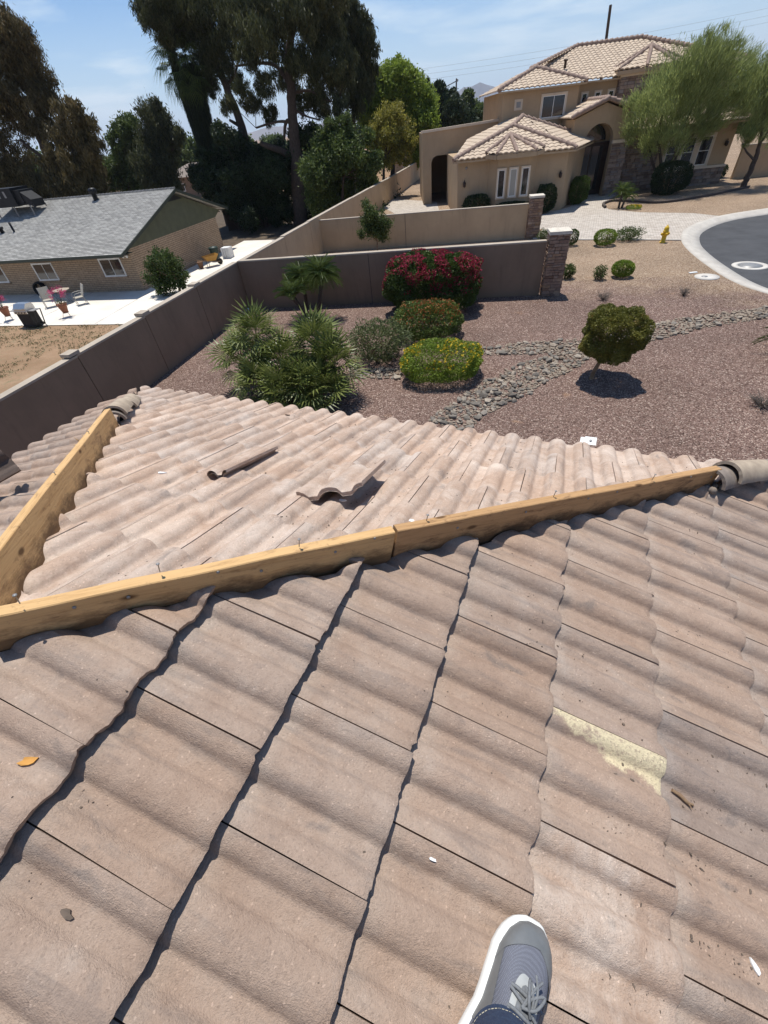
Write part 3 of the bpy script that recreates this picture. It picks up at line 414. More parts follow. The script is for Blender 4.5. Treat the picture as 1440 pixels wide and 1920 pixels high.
bed = [(.95, 34.5), (2.64, 33.1), (5.2, 32.35), (6.3, 31.3), (7.7, 32.3), (10.2, 33.6), (13.5, 34.1), (20, 34), (20, 56), (2, 48), (1.7, 44), (1.4, 40.2), (.95, 38.3), (.62, 36.2)]
struct(poly_sheet('planting_bed', bed, .010, MT['gravel_tan']))
mb = MB(); cb = smooth_path([(.75, 34.9, 0), (.62, 36.2, 0), (1.2, 37.3, 0), (2.5, 36.6, 0), (4.0, 35.9, 0), (6.7, 37.9, 0), (9.2, 40.6, 0)], 5)
for a, b in zip(cb[:-1], cb[1:]):
    a = Vector(a); b = Vector(b); mb.bar(a + Vector((0, 0, .05)), b + (b - a) * .02 + Vector((0, 0, .05)), .14, .16)
struct(mb.build('bed_kerb', MT['mortar']))
drv = MB(); edge = smooth_path([(-2.55, 26.55, .0), (-.44, 26.15, 0), (2, 25.95, 0), (4.05, 25.72, 0)], 4)
for a, b in zip(edge[:-1], edge[1:]): drv.bar(Vector(a) + Vector((0, 0, .015)), Vector(b) + Vector((0, 0, .015)), .13, .05)
struct(drv.build('driveway_edging', MT['kerb']))
# neighbour's patio and side walk
px0, py0 = -25.56, 21.36; ca, sa = math.cos(R(9.9)), math.sin(R(9.9))
def nb(lx, ly): return (px0 + lx * ca - ly * sa, py0 + lx * sa + ly * ca)
patio = [nb(-26, 0), nb(0.0, 0), nb(0, 14), (-25.0, 34.5), (-18.3, 34), (-16.2, 31.2)]
side = [nb(-26, .2), nb(-.0, .2), nb(.0, 14.5), (-22.2, 36), (-20.6, 31), (-19.2, 24.5), (-18.0, 17.0), nb(4.4, -6.1), nb(-26, -6.0)]
struct(poly_sheet('patio', side, ZL + .012, MT['patio']))
MT['tree_shade'] = simple('painted_tree_shade', (.13, .095, .06), (.055, .04, .028), 3, .95, 12, .8, .04)  # dark brown paints the deep tree shade into the ground sheet below
struct(poly_sheet('painted_shade_sheet', [(-22.6, 34.6), (-17.0, 38.5), (-17.6, 47), (-20.8, 66), (-60, 66), (-75, 45), (-38, 38), nb(-26, 12), nb(0.4, 12.8)], ZL + .004, MT['tree_shade']))
mb = MB()
for lx in (-22, -17.5, -13, -8.5, -4, .6):
    a = nb(lx, -.02); b = nb(lx + .5, -5.98); mb.bar((a[0], a[1], ZL + .013), (b[0], b[1], ZL + .013), .035, .004)
struct(mb.build('patio_joint', MT['grey_metal']))
# mountain on the horizon
def ridge(pts, depth, name):
    vs = []; n = len(pts)
    for x, y, h in pts: vs += [(x, y, -2), (x * 1.02, y * 1.02, h), (x * (1 + depth), y * (1 + depth), -2)]
    fs = [(i * 3 + j, i * 3 + j + 1, i * 3 + j + 4, i * 3 + j + 3) for i in range(n - 1) for j in (0, 1)]
    return MB().add(vs, fs).build(name, MT['mountain'])
mp_ = []
random.seed(3)
for i in range(60):
    az = R(-40 + i * .75); D = 6000
    h = 72 + 78 * abs(noise.noise(Vector((i * .16, 3.1, 0)))) + 58 * abs(noise.noise(Vector((i * .5, 1.1, 0))))
    g = math.exp(-((-40 + i * .75 + 12.6) / 3.0) ** 2)
    h = h * .8 + 150 * g * (1 + .25 * noise.noise(Vector((i * 1.1, 7.7, 0))))
    mp_.append((D * math.sin(az), D * math.cos(az), h))
struct(ridge(mp_, .25, 'mountain'))
# ------------------------------------------------------------------ the house we stand on: roof planes
SL = R(17.6); cs, sn = math.cos(SL), math.sin(SL)
W, EX = .300, .3511
O1 = Vector((-.8312, .1811, 4.00605)); O2 = Vector((-.0606, 2.6202, 3.3345)); APX = Vector((-1.225, .105, 0))
A_CR = .0315
XN = Vector((cs, 0, -sn)); ZN = Vector((sn, 0, cs)); YN = Vector((0, 1, 0))
XM = Vector((0, cs, -sn)); ZM = Vector((0, sn, cs)); YM = Vector((-1, 0, 0))
XL = Vector((-cs, 0, -sn)); ZLf = Vector((-sn, 0, cs)); YL = Vector((0, -1, 0))
RIDGE_Z = O1.z + (O1.x - APX.x) * sn / cs
def frame(X, Y, Z, o):
    M = Matrix((X, Y, Z)).transposed().to_4x4(); M.translation = o; return M
house = thing('house', 'tan concrete tiled hip roof in the foreground with its hip boards laid bare', 'house', (APX.x, APX.y, 0))
HI = Matrix.Translation(-house.location)
def hbuild(mb_, name, mats, mw=None, parent=None):
    o = mb_.build(name, mats, parent or house)
    return o
roof = MB()
zl = lambda x: RIDGE_Z - abs(x - APX.x) * sn / cs
dz = -.085
ex = 1.47; wx = -3.92; ey = 2.60
P_ = lambda x, y, z: (x - house.location.x, y - house.location.y, z)
zE = zl(1.29) + dz
apx = P_(APX.x, APX.y, RIDGE_Z + dz); back = P_(APX.x, -7, RIDGE_Z + dz)
cr_ = P_(1.29, 2.62, zE); cl_ = P_(-3.74, 2.62, zE); br_ = P_(1.29, -7, zE); bl_ = P_(-3.74, -7, zE)
roof.add([apx, back, cr_, cl_, br_, bl_], [(0, 1, 4, 2), (0, 2, 3), (0, 3, 5, 1)])
und = [(p[0], p[1], p[2] - .16) for p in (apx, back, cr_, cl_, br_, bl_)]
roof.add(und, [(2, 4, 1, 0), (3, 2, 0), (1, 5, 3, 0)])
roof_o = roof.build('roof', MT['felt'], house)
fb = MB()
for a, b in ((cr_, cl_), (cr_, br_), (cl_, bl_)):
    a = Vector(a) - Vector((0, 0, .09)); b = Vector(b) - Vector((0, 0, .09)); fb.bar(a, b, .04, .18)
fb.build('fascia', MT['trim'], house)
wbk = MB(); wbk.box(-2.0, 2.0, -7.2, 2.0, 0, 3.12); wbk.build('wall', MT['house_tan'], house)
def prof_h(y):
    ph = (y / (W / 2)); ph = ph - round(ph)
    a = abs(ph)
    if a < .34: h = (1 - (a / .34) ** 2.3) ** .66
    else: h = .05 * ((a - .42) / .08) ** 2 * 0
    return A_CR * h
def tile_mesh(name, seed, lift, chip=.003, mat_='tile', ny=44, length=EX, head=.055, thick=.021):
    rg = random.Random(seed); mb = MB()
    xs = [-head, .06, .18, .28, length - .035, length - .009, length]
    wt = W - .0035
    ys = [wt * j / ny for j in range(ny + 1)]
    jit = [chip * noise.noise(Vector((y * 26, seed * 3.7, 0))) + chip * .8 * noise.noise(Vector((y * 95, seed * 1.7, 4))) for y in ys]
    for _ in range(rg.choice((0, 1, 1, 2))):
        c = rg.choice((0, ny, rg.randrange(ny))); 
        for j in range(ny + 1):
            if abs(j - c) <= 2: jit[j] -= rg.uniform(.002, .007)
    vs = []
    for i, x in enumerate(xs):
        for j, y in enumerate(ys):
            z = prof_h(y + .0017) - A_CR + lift * max(0, x) / length
            xx = x
            if i >= 4: xx += jit[j] * (1 if i > 4 else .6)
            if i == 6: z -= .004
            vs.append((xx, y, z))
    n = ny + 1
    mb.add(vs, [(i * n + j, (i + 1) * n + j, (i + 1) * n + j + 1, i * n + j + 1) for i in range(len(xs) - 1) for j in range(ny)], True)
    fr = [vs[6 * n + j] for j in range(n)]
    lo = [(p[0] - .003 + .004 * noise.noise(Vector((p[1] * 60, seed, 9))), p[1], p[2] - thick - .002 * noise.noise(Vector((p[1] * 30, seed, 2)))) for p in fr]
    ba = [(p[0] - .09, p[1], p[2] + .003) for p in lo]
    mb.add(fr + lo, [(j, n + j, n + j + 1, j + 1) for j in range(ny)]); mb.add(lo + ba, [(j, n + j, n + j + 1, j + 1) for j in range(ny)])
    for j in (0, ny):
        sd_ = [vs[i * n + j] for i in range(len(xs))]; dn = [(p[0], p[1], p[2] - thick) for p in sd_]; q = len(sd_)
        mb.add(sd_ + dn, [(i, i + 1, q + i + 1, q + i) for i in range(q - 1)])
    me = bpy.data.meshes.new(name); me.from_pydata(mb.v, [], mb.f); me.materials.append(MT[mat_]); me.polygons.foreach_set('use_smooth', mb.sm)
    return me
VAR = {}
def tile_var(lift, k, mat_='tile'):
    key = (round(lift, 3), k, mat_)
    if key not in VAR: VAR[key] = tile_mesh('roof_tile', k + int(lift * 1000) * 7, lift, mat_=mat_)
    return VAR[key]
def clip_mesh(me, M, planes, rg):
    """cut a tile along hip planes (co, no): the side no points to is cut away; the cut edge gets its thickness"""
    bm = bmesh.new(); bm.from_mesh(me); Mi = M.inverted(); cut_any = False
    for co, no in planes:
        lc = Mi @ co; ln = (Mi.to_3x3() @ no).normalized()
        d = [(v.co - lc).dot(ln) for v in bm.verts]
        if not d: break
        if max(d) <= 0: continue
        if min(d) >= 0: bm.clear(); break
        cut_any = True
        r = bmesh.ops.bisect_plane(bm, geom=bm.verts[:] + bm.edges[:] + bm.faces[:], plane_co=lc, plane_no=ln, clear_outer=True)
        ed = [e for e in r['geom_cut'] if isinstance(e, bmesh.types.BMEdge)]
        if ed:
            x = bmesh.ops.extrude_edge_only(bm, edges=ed)
            for v in [g for g in x['geom'] if isinstance(g, bmesh.types.BMVert)]: v.co.z -= .016
            for f in [g for g in x['geom'] if isinstance(g, bmesh.types.BMFace)]: f.smooth = False
            bm.normal_update()
    if not bm.verts: bm.free(); return None
    if not cut_any: bm.free(); return me
    area = sum(f.calc_area() for f in bm.faces)
    n2 = bpy.data.meshes.new('roof_tile'); bm.to_mesh(n2); bm.free(); n2.materials.clear() if len(n2.materials) else None
    n2.materials.append(me.materials[0]); return n2 if area > .0006 else None
Q = math.sqrt(.5)
rgt = random.Random(11)
def put_tile(me, M, col, planes):
    m2 = clip_mesh(me, M, planes, rgt)
    if m2 is None: return None
    o = link('roof_tile', m2, roof_o); o.matrix_local = HI @ M; o.color = col; return o
def tcol(base, var, dust):
    v = base * (1 + rgt.uniform(-var, var)); w = rgt.uniform(-.03, .03)
    return (v * (1 + w), v, v * (1 - w), max(0, dust + rgt.uniform(-.15, .15)))
def jag(co, no, tilt=.10, off=.014, at=None):
    if at is not None: at = Vector((at.x, at.y, 0)); co = at - no * (at - co).dot(no)
    a = rgt.uniform(-tilt, tilt); c_, s_ = math.cos(a), math.sin(a)
    return (co + no * rgt.uniform(-off, off), Vector((no.x * c_ - no.y * s_, no.x * s_ + no.y * c_, 0)))
# near plane: course c lies between edge c-1 and edge c, butt down slope
lifts = {0: .042, 1: .038, 2: .030, 3: .017}
pA_near = (Vector((0, 1.311, 0)), Vector((-Q, Q, 0)))       # keep y - x < 1.30
for c in range(0, 8):
    off = .5 if c % 2 == 0 else 0.0
    for k in range(-4, 11):
        v0 = k + off
        y0 = O1.y + (v0 - 1) * W
        lift = lifts.get(c, .011)
        hd = O1 + XN * (c - 1) * EX + YN * ((v0 - 1) * W)
        if hd.y - hd.x - .335 > 1.36 or hd.y > 2.6 or v0 < -3.2: continue
        M = frame(XN, YN, ZN, hd + ZN * rgt.uniform(-.0015, .0015))
        M = M @ Matrix.Rotation(R(rgt.uniform(-.35, .35)), 4, 'Z')
        base, dust = .93, .2
        mt_ = 'tile'
        if c == 4 and k == 1: mt_ = 'tile_patch'
        if c == 4 and k == 0: dust = .8; base = 1.0
        if c == 5 and k == 2: base = .82
        if c >= 4 and k <= 0: dust += .35
        col = tcol(base, .06, dust)
        if c == 5 and k == 2: col = (col[0] * .96, col[1] * 1.0, col[2] * 1.05, .2)
        o = put_tile(tile_var(lift, rgt.randrange(4) if mt_ == 'tile' else 9, mt_), M, col, [jag(*pA_near, .10, .010, M @ Vector((EX / 2, W / 2, 0))), (Vector((0, 2.66, 0)), Vector((0, 1, 0)))])
        if o is not None and mt_ == 'tile_patch': o['label'] = 'roof tile with a ragged wedge of pale yellow paint'
# hip end facing away from the camera
pA_mid = (Vector((0, 1.375, 0)), Vector((Q, -Q, 0)))        # keep y - x > 1.375
pB_mid = (Vector((-1.12 + .015, 0, 0)), Vector((-Q, -Q, 0)))  # keep x + y > -1.105
for r in range(0, 9):
    off = 0 if r % 2 == 0 else -.5
    for k in range(-14, 7):
        x0 = O2.x + (k + off) * W
        hd = O2 + Vector((0, -cs, sn)) * (r + 1) * EX + Vector((x0 - O2.x, 0, 0))
        if hd.y + EX - (hd.x - W) < 1.2 or hd.x + hd.y + EX < -1.3: continue
        M = frame(XM, YM, ZM, hd + ZM * rgt.uniform(-.0015, .0015)) @ Matrix.Rotation(R(rgt.uniform(-.2, .2)), 4, 'Z')
        put_tile(tile_var(.017, rgt.randrange(5)), M, tcol(1.14, .04, .9), [jag(*pA_mid, .05, .01, M @ Vector((EX / 2, W / 2, 0))), jag(*pB_mid, .10, .008, M @ Vector((EX / 2, W / 2, 0))), (Vector((1.36, 0, 0)), Vector((1, 0, 0)))])
# plane beyond the left hip
pB_left = (Vector((-1.12 - .085, 0, 0)), Vector((Q, Q, 0)))
for c in range(0, 9):
    off = .5 if c % 2 == 0 else 0
    for k in range(-2, 11):
        hd = Vector((APX.x, .20, RIDGE_Z)) + XL * c * EX + Vector((0, 1, 0)) * ((k + off) * W)
        if hd.x + hd.y > -.85 or hd.y > 2.7: continue
        M = frame(XL, YL, ZLf, hd) @ Matrix.Rotation(R(rgt.uniform(-.5, .5)), 4, 'Z')
        put_tile(tile_var(.012, rgt.randrange(5)), M, tcol(.95, .09, .35), [jag(*pB_left, .08, .01, M @ Vector((EX / 2, W / 2, 0))), (Vector((0, 2.66, 0)), Vector((0, 1, 0)))])
# hip boards
def board(name, a, b, ha, hb, th, mt_, side, label=None):
    """upright board along a hip, its foot sunk between the tiles; a, b are plan points on its middle line"""
    a = Vector((a[0], a[1], zl(a[0]))); b = Vector((b[0], b[1], zl(b[0])))
    d = b - a; ln = d.length; x = d.normalized(); y = Vector((-x.y, x.x, 0)).normalized(); z = x.cross(y)
    M = frame(x, y, z, a); mb = MB(); n = 14; vs = []
    for i in range(n + 1):
        t = i / n; X = t * ln; h = ha + (hb - ha) * t; wob = .0025 * noise.noise(Vector((t * 5, ha * 50, 1)))
        for yy, zz in ((-th / 2, -.07), (-th / 2, h - .003), (-th / 2 + .003, h), (th / 2 - .003, h), (th / 2, h - .003), (th / 2, -.07)): vs.append((X, yy + wob, zz + wob * .6))
    mb.add(vs, [(i * 6 + j, i * 6 + j + 1, (i + 1) * 6 + j + 1, (i + 1) * 6 + j) for i in range(n) for j in range(5)])
    mb.add(vs[:6], [(0, 1, 2, 3, 4, 5)]); mb.add(vs[-6:], [(5, 4, 3, 2, 1, 0)])
    o = mb.build(name, MT[mt_], house); o.matrix_local = HI @ M
    if label: o['label'] = label
    return o, M, ln
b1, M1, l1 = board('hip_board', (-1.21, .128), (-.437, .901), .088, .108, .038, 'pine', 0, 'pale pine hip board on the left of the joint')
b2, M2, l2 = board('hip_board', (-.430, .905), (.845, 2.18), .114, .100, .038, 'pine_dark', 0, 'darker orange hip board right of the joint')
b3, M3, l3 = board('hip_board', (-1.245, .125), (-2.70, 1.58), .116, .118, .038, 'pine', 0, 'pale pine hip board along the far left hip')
nail = MB().lathe([(.0015, -.03), (.0015, 0), (.005, 0), (.005, .002), (.0, .0025)], seg=8).mesh('nail_head', MT['grey_metal'])
for Mb, ln, hh, sgn, po in ((M1, l1, .11, -1, b1), (M2, l2, .11, -1, b2), (M3, l3, .10, 1, b3)):
    for i in range(9):
        o = link('nail_head', nail, po); X = ln * (i + .5 + rgt.uniform(-.3, .3)) / 9
        if i % 3 == 0: o.matrix_local = Matrix.Translation((X, rgt.uniform(-.012, .012), hh + .028))
        else: o.matrix_local = Matrix.Translation((X, sgn * .0195, rgt.uniform(.05, .11))) @ Matrix.Rotation(R(90 * (1 if sgn < 0 else -1)), 4, 'X')
# splinters torn up along the far left board
spl = MB()
for i in range(14):
    X = l3 * rgt.uniform(.1, .95); z = rgt.uniform(.02, .10); a = rgt.uniform(-1, 1)
    p = Vector((X, .0192, z)); spl.tube([p, p + Vector((.01 * a, .004, .02)), p + Vector((.028 * a, .02, .045 * rgt.random() + .01))], [.004, .003, .0006], 5)
o = spl.build('splinter', MT['pine'], b3)
# hip caps still lying at the lower ends of the hips
def cap_mesh(ln=.40, r0=.105, r1=.088, th=.016, mt_='cap_cream'):
    mb = MB(); seg = 14; A = R(82); vs = []
    nx = 6
    for ri in (0, th):
        for i in range(nx):
            t = i / (nx - 1); r = r0 + (r1 - r0) * t - ri
            for j in range(seg + 1):
                a = -A + 2 * A * j / seg; vs.append((t * ln + (.003 * noise.noise(Vector((j * .8, i, 2))) if i in (0, nx - 1) else 0), r * math.sin(a), r * math.cos(a) - r0))
    k = seg + 1; h = nx * k
    mb.add(vs, [(i * k + j, (i + 1) * k + j, (i + 1) * k + j + 1, i * k + j + 1) for i in range(nx - 1) for j in range(seg)], True)
    mb.add(vs, [(h + i * k + j, h + i * k + j + 1, h + (i + 1) * k + j + 1, h + (i + 1) * k + j) for i in range(nx - 1) for j in range(seg)], True)
    for i in (0, nx - 1): mb.add(vs, [(i * k + j, i * k + j + 1, h + i * k + j + 1, h + i * k + j) for j in range(seg)])
    for j in (0, seg): mb.add(vs, [(i * k + j, (i + 1) * k + j, h + (i + 1) * k + j, h + i * k + j) for i in range(nx - 1)])
    return mb.mesh('hip_cap', MT[mt_])
capm = cap_mesh(.30, .085, .075); capd = cap_mesh(.28, .083, .073, mt_='mortar_grey')
def hipframe(x, y, up, dirx, rz=0, ry=0):
    X = Vector((dirx * Q, Q, -sn / cs * Q)).normalized(); Y = Vector((-X.y, X.x, 0)).normalized(); Z = X.cross(Y)
    return frame(X, Y, Z, Vector((x, y, zl(x) + up))) @ Matrix.Rotation(rz, 4, 'Z') @ Matrix.Rotation(ry, 4, 'Y')
for me_, M in ((capd, hipframe(.845, 2.155, .105, 1, R(3), R(2))), (capm, hipframe(.93, 2.235, .135, 1, R(-4), R(1))), (capd, hipframe(1.08, 2.40, .085, 1)),
               (capd, hipframe(-2.76, 1.62, .09, -1, R(4))), (capm, hipframe(-2.80, 1.67, .12, -1, R(-3))), (capm, hipframe(-3.06, 1.94, .075, -1))):
    o = link('hip_cap', me_, house); o.matrix_local = HI @ M
    o.color = (1, 1, 1, .3)
# bed mortar lumps under the caps
mo = MB()
for x, y, s_ in ((.83, 2.13, 1), (.88, 2.16, .8), (-2.72, 1.58, 1)):
    for i in range(6): mo.lathe([(.001, -.02), (.018 * s_, -.01), (.020 * s_, .006), (.012 * s_, .018), (.001, .02)], (x - APX.x + rgt.uniform(-.05, .05), y - APX.y + rgt.uniform(-.05, .05), zl(x) + .0), 6)
o = mo.build('mortar_bed', MT['mortar_grey'], house); o['kind'] = 'stuff'
# ------------------------------------------------------------------ loose things lying on the roof
def loose(me, name, M, label, cat, col=(1, 1, 1, .5), group=None):
    o = link(name, me); o.matrix_world = M; o.color = col; tag(o, label, cat, group); return o
def thick_tile(name, seed, ln, mt_='tile', chip=.004):
    me = tile_mesh(name, seed, 0, chip, mt_, length=ln, head=0.0, thick=.018)
    bm = bmesh.new(); bm.from_mesh(me)
    r = bmesh.ops.duplicate(bm, geom=[f for f in bm.faces if f.smooth])
    for v in [g for g in r['geom'] if isinstance(g, bmesh.types.BMVert)]: v.co.z -= .018
    bm.to_mesh(me); bm.free(); return me
def midz(y): return O2.z + (O2.y - y) * sn / cs
def aim(p, X, up):
    X = Vector(X).normalized(); Z = Vector(up); Z = (Z - X * Z.dot(X)).normalized(); Y = Z.cross(X); return frame(X, Y, Z, Vector(p))
lt1 = thick_tile('loose_tile', 51, .43)
M = aim((-1.40, 1.185, midz(1.185) + .055), XM, ZM + Vector((-.22, .0, 0))) @ Matrix.Diagonal((1, .66, .8, 1))
loose(lt1, 'loose_tile', M, 'loose roof tile lying tilted, its long straight dark edge facing the near board', 'roof tile', (1.2, 1.2, 1.2, .9))
lt2 = thick_tile('loose_tile', 77, .36, chip=.006)
Xd = Vector((.10, -cs, sn + .06)).normalized()
M = aim(Vector((-.99, 1.15, midz(1.15) + .030)) - Xd * .36, Xd, ZM + Vector((-.30, 0, .0))) @ Matrix.Diagonal((1, 1.1, 1, 1))
loose(lt2, 'loose_tile', M, 'loose roof tile propped up, its wavy broken end casting a dark shadow', 'roof tile', (1.12, 1.12, 1.12, .8))
# dark tile leaning on the far left roof plane
lt3 = thick_tile('loose_tile', 91, .40)
M = aim((-2.80, .57, zl(-2.80) + .09), Vector((.35, .93, .12)), Vector((.75, -.3, .75)))
loose(lt3, 'loose_tile', M, 'dark grey tile lying on edge on the roof slope beyond the left board', 'roof tile', (.32, .32, .34, 0))
# white plastic plate standing at the far eave
pl = MB(); pl.box(-.036, .036, -.03, .03, 0, .010); pl.lathe([(.008, .012), (.008, .015), (.001, .015)], seg=8, mi=1); pl.box(-.062, -.037, -.02, .025, -.004, .004)
o = pl.build('white_plate', [MT['plastic_white'], MT['grey_metal']]); o.matrix_world = frame(Vector((1, 0, 0)), Vector((0, .9, .43)), Vector((0, -.43, .9)), Vector((.29, 2.66, 3.335)))
tag(o, 'small white plastic plate sticking out past the far eave', 'plate')
# wood block at the right edge of the near slope
wb = MB().box(-.07, .07, -.02, .02, 0, .035); o = wb.build('wood_block', MT['pine']); o.matrix_world = frame(XN, YN, ZN, Vector((1.275, 2.36, zl(1.275) + .012)))
tag(o, 'short pale wood offcut on the tiles at the right edge', 'wood offcut')
def nearp(x, y, up=0): return Vector((x, y, O1.z - (x - O1.x) * sn / cs)) + ZN * (up - .002)
def surf_near(x, y):
    """height of the wavy top of the near slope at plan point x, y"""
    u = (x - O1.x) / (EX * cs); c = math.ceil(u); t = u - (c - 1); v = (y - O1.y) / W - (.5 if c % 2 == 0 else 0)
    yy = (v - math.floor(v)) * W; return nearp(x, y, prof_h(yy) - A_CR + lifts.get(c, .011) * t + .003)
def surf_mid(x, y):
    rr = (O2.y - y) / (EX * cs); r = math.floor(rr); t = 1 - (rr - r); v = (x - O2.x) / W - (0 if r % 2 == 0 else -.5)
    yy = (1 - (v - math.floor(v))) * W; return Vector((x, y, midz(y))) + ZM * (prof_h(yy) - A_CR + .012 * t + .003)
tw = MB(); p0 = surf_near(.4905, .4075); X = (XN * .80 - YN * .6)
# plan places found on the wavy surface
tw.tube([(0, 0, 0.006), (.02, .002, .008), (.045, -.002, .007), (.06, .004, .006)], [.0045, .006, .005, .004], 7); tw.tube([(.045, -.002, .007), (.058, -.01, .01)], [.003, .001], 5)
o = tw.build('twig', MT['bark_tan']); o.matrix_world = aim(surf_near(.538, .565), XN * .85 - YN * .25, ZN); tag(o, 'short brown twig lying in a valley of the near tiles', 'twig')
def flake(name, p, X, n_, size, mt_, label, cat, seed):
    rg = random.Random(seed); mb = MB(); k = 9; top = []
    for i in range(k):
        a = 2 * math.pi * i / k; r = size * rg.uniform(.45, 1); top.append((r * math.cos(a) * 1.6, r * math.sin(a) * .7, .004 + rg.uniform(0, size * .12)))
    bot = [(x, y, 0) for x, y, z in top]
    mb.add(top, [tuple(range(k))]); mb.add(bot, [tuple(range(k))[::-1]]); mb.add(top + bot, [(i, (i + 1) % k, k + (i + 1) % k, k + i) for i in range(k)])
    o = mb.build(name, MT[mt_]); o.matrix_world = aim(p, X, n_); tag(o, label, cat); return o
flake('wood_chip', surf_near(-.92, -.04), XN + YN * .5, ZN, .016, 'chip', 'bright orange wood chip on the tiles at the left edge of the picture', 'wood chip', 1)
flake('dry_leaf', surf_near(-.67, -.20), XN, ZN, .011, 'debris', 'dry curled brown leaf on the lower left tiles', 'leaf', 2)
flake('plastic_scrap', surf_near(.70, .262), YN * -1 + XN * .6, ZN, .012, 'plastic_white', 'white plastic scrap on the tiles at the lower right edge', 'scrap', 3)
flake('paint_flake', surf_near(-.05, .15), XN + YN * .2, ZN, .007, 'plastic_white', 'thin white paint flake on the near tile above the shoe', 'scrap', 4)
flake('plastic_scrap', surf_mid(-.45, 1.18), XM + YM, ZM, .022, 'plastic_white', 'white scrap against the orange board near the joint', 'scrap', 5)
flake('plastic_scrap', surf_mid(-1.73, 1.09), XM * .4 - YM, ZM, .018, 'plastic_white', 'crumpled pale scrap on the far tiles left of the tilted loose tile', 'scrap', 6)
flake('tile_shard', surf_mid(-1.0, 2.32), XM * .2 - YM, ZM, .024, 'bronze', 'dark shard on the far tiles close to the eave by the stones', 'tile shard', 7)
flake('tile_shard', surf_mid(-1.86, 2.33), XM * .2 - YM, ZM, .018, 'bronze', 'dark shard on the far tiles close to the eave by the fan palm', 'tile shard', 8)
flake('tile_shard', surf_mid(-.78, 1.19), XM * .2 - YM, ZM, .018, 'plastic_white', 'white mortar scrap just below the propped wavy tile', 'tile shard', 9)
# crumbs and grit gathered in the valleys of the tiles
db = MB(); rg = random.Random(21)
def crumb(p, X, Z, s_):
    k = rg.choice((4, 5, 6)); Y = Z.cross(X); a0 = rg.uniform(0, 6.28); st = rg.uniform(1, 2.6)
    top = []; bot = []
    for i in range(k):
        a = 2 * math.pi * i / k; r = s_ * rg.uniform(.6, 1.1); u, v = r * math.cos(a) * st, r * math.sin(a)
        d = X * (u * math.cos(a0) - v * math.sin(a0)) + Y * (u * math.sin(a0) + v * math.cos(a0))
        top.append(p + d * .8 + Z * s_ * rg.uniform(.2, .5)); bot.append(p + d - Z * .002)
    db.add(top + bot, [tuple(range(k))] + [(i, k + i, k + (i + 1) % k, (i + 1) % k) for i in range(k)])
n_ = 0
while n_ < 700:
    x = rg.uniform(-.95, 1.1); y = rg.uniform(-.4, 2.2)
    if y > x + 1.2: continue
    w = noise.noise(Vector((x * 3.1, y * 3.1, 5))) + (.35 if x > .35 and y < .9 else 0) + (.15 if y < .4 and x > -.2 else 0)
    if w < rg.uniform(-.05, .55): continue
    p = surf_near(x, y); h = (p - nearp(x, y)).dot(ZN)
    if h > -A_CR + .016 and rg.random() > .06: continue
    crumb(p, XN, ZN, rg.choice((.0009, .0011, .0013, .0017, .002, .003)) * (1.35 if x > .35 and y < .8 else .9)); n_ += 1
n_ = 0
while n_ < 520:
    y = rg.uniform(.3, 2.55); x = rg.uniform(-3.2, 1.2)
    if y < x + 1.42 or x + y < -1.0: continue
    p = surf_mid(x, y); h = (p - Vector((x, y, midz(y)))).dot(ZM)
    if h > -A_CR + .014 and rg.random() > .05: continue
    if noise.noise(Vector((x * 2, y * 2, 1))) < rg.uniform(-.3, .3): continue
    crumb(p, XM, ZM, rg.choice((.0015, .002, .003, .004))); n_ += 1
o = db.build('debris', MT['debris']); tag(o, 'brown grit and leaf crumbs gathered in the tile valleys', 'debris', None, 'stuff')
# ------------------------------------------------------------------ the person whose shoe shows at the bottom edge
MT['mesh_grey'] = None
def knit():
    m, N, L, b = mat('grey_knit'); setin(b, Roughness=.85, Specular_IOR_Level=.2); v = coords(N, L, 'Object', False, (420, 520, 420))
    vo = N.new('ShaderNodeTexVoronoi'); vo.inputs['Scale'].default_value = 1; vo.inputs['Randomness'].default_value = .12; L.new(v, vo.inputs['Vector'])
    L.new(ramp(N, L, vo.outputs['Distance'], [(.2, (.215, .225, .265)), (.5, (.13, .135, .16))]), b.inputs['Base Color']); bump(N, L, b, math_n(N, L, 'MULTIPLY', vo.outputs['Distance'], -1), .5, .002); return m
MT['knit'] = knit()
MT['toecap'] = simple('grey_toe_cap', (.16, .165, .165), (.13, .135, .135), 30, .38, 200, .1, .001, spec=.5)
MT['sole'] = simple('white_foam_sole', (.80, .79, .74), (.72, .71, .66), 20, .6, bstr=.05)
MT['overlay'] = simple('pale_grey_overlay', (.42, .43, .42), (.36, .37, .36), 30, .6, bstr=.05)
MT['lace'] = simple('grey_lace', (.20, .21, .22), (.13, .135, .14), 200, .8, bstr=.1)
MT['denim'] = simple('blue_denim', (.045, .075, .135), (.025, .04, .085), 90, .9, 700, .4, .002)
MT['stitch'] = simple('pale_stitch', (.50, .46, .34), None, 50, .8)
toe = Vector((.186, .128)); fd = Vector((.38, .925)).normalized(); heel = toe - fd * .292
Fx = Vector((fd.x, fd.y, -fd.x * sn / cs)).normalized(); Fz = (ZN - Fx * ZN.dot(Fx)).normalized(); Fy = Fz.cross(Fx)
SM = frame(Fx, Fy, Fz, nearp(heel.x, heel.y, .0035))
per = thing('person', 'person in blue jeans and grey running shoes standing on the near tiles', 'person', (0, 0, 0))
LT = .292
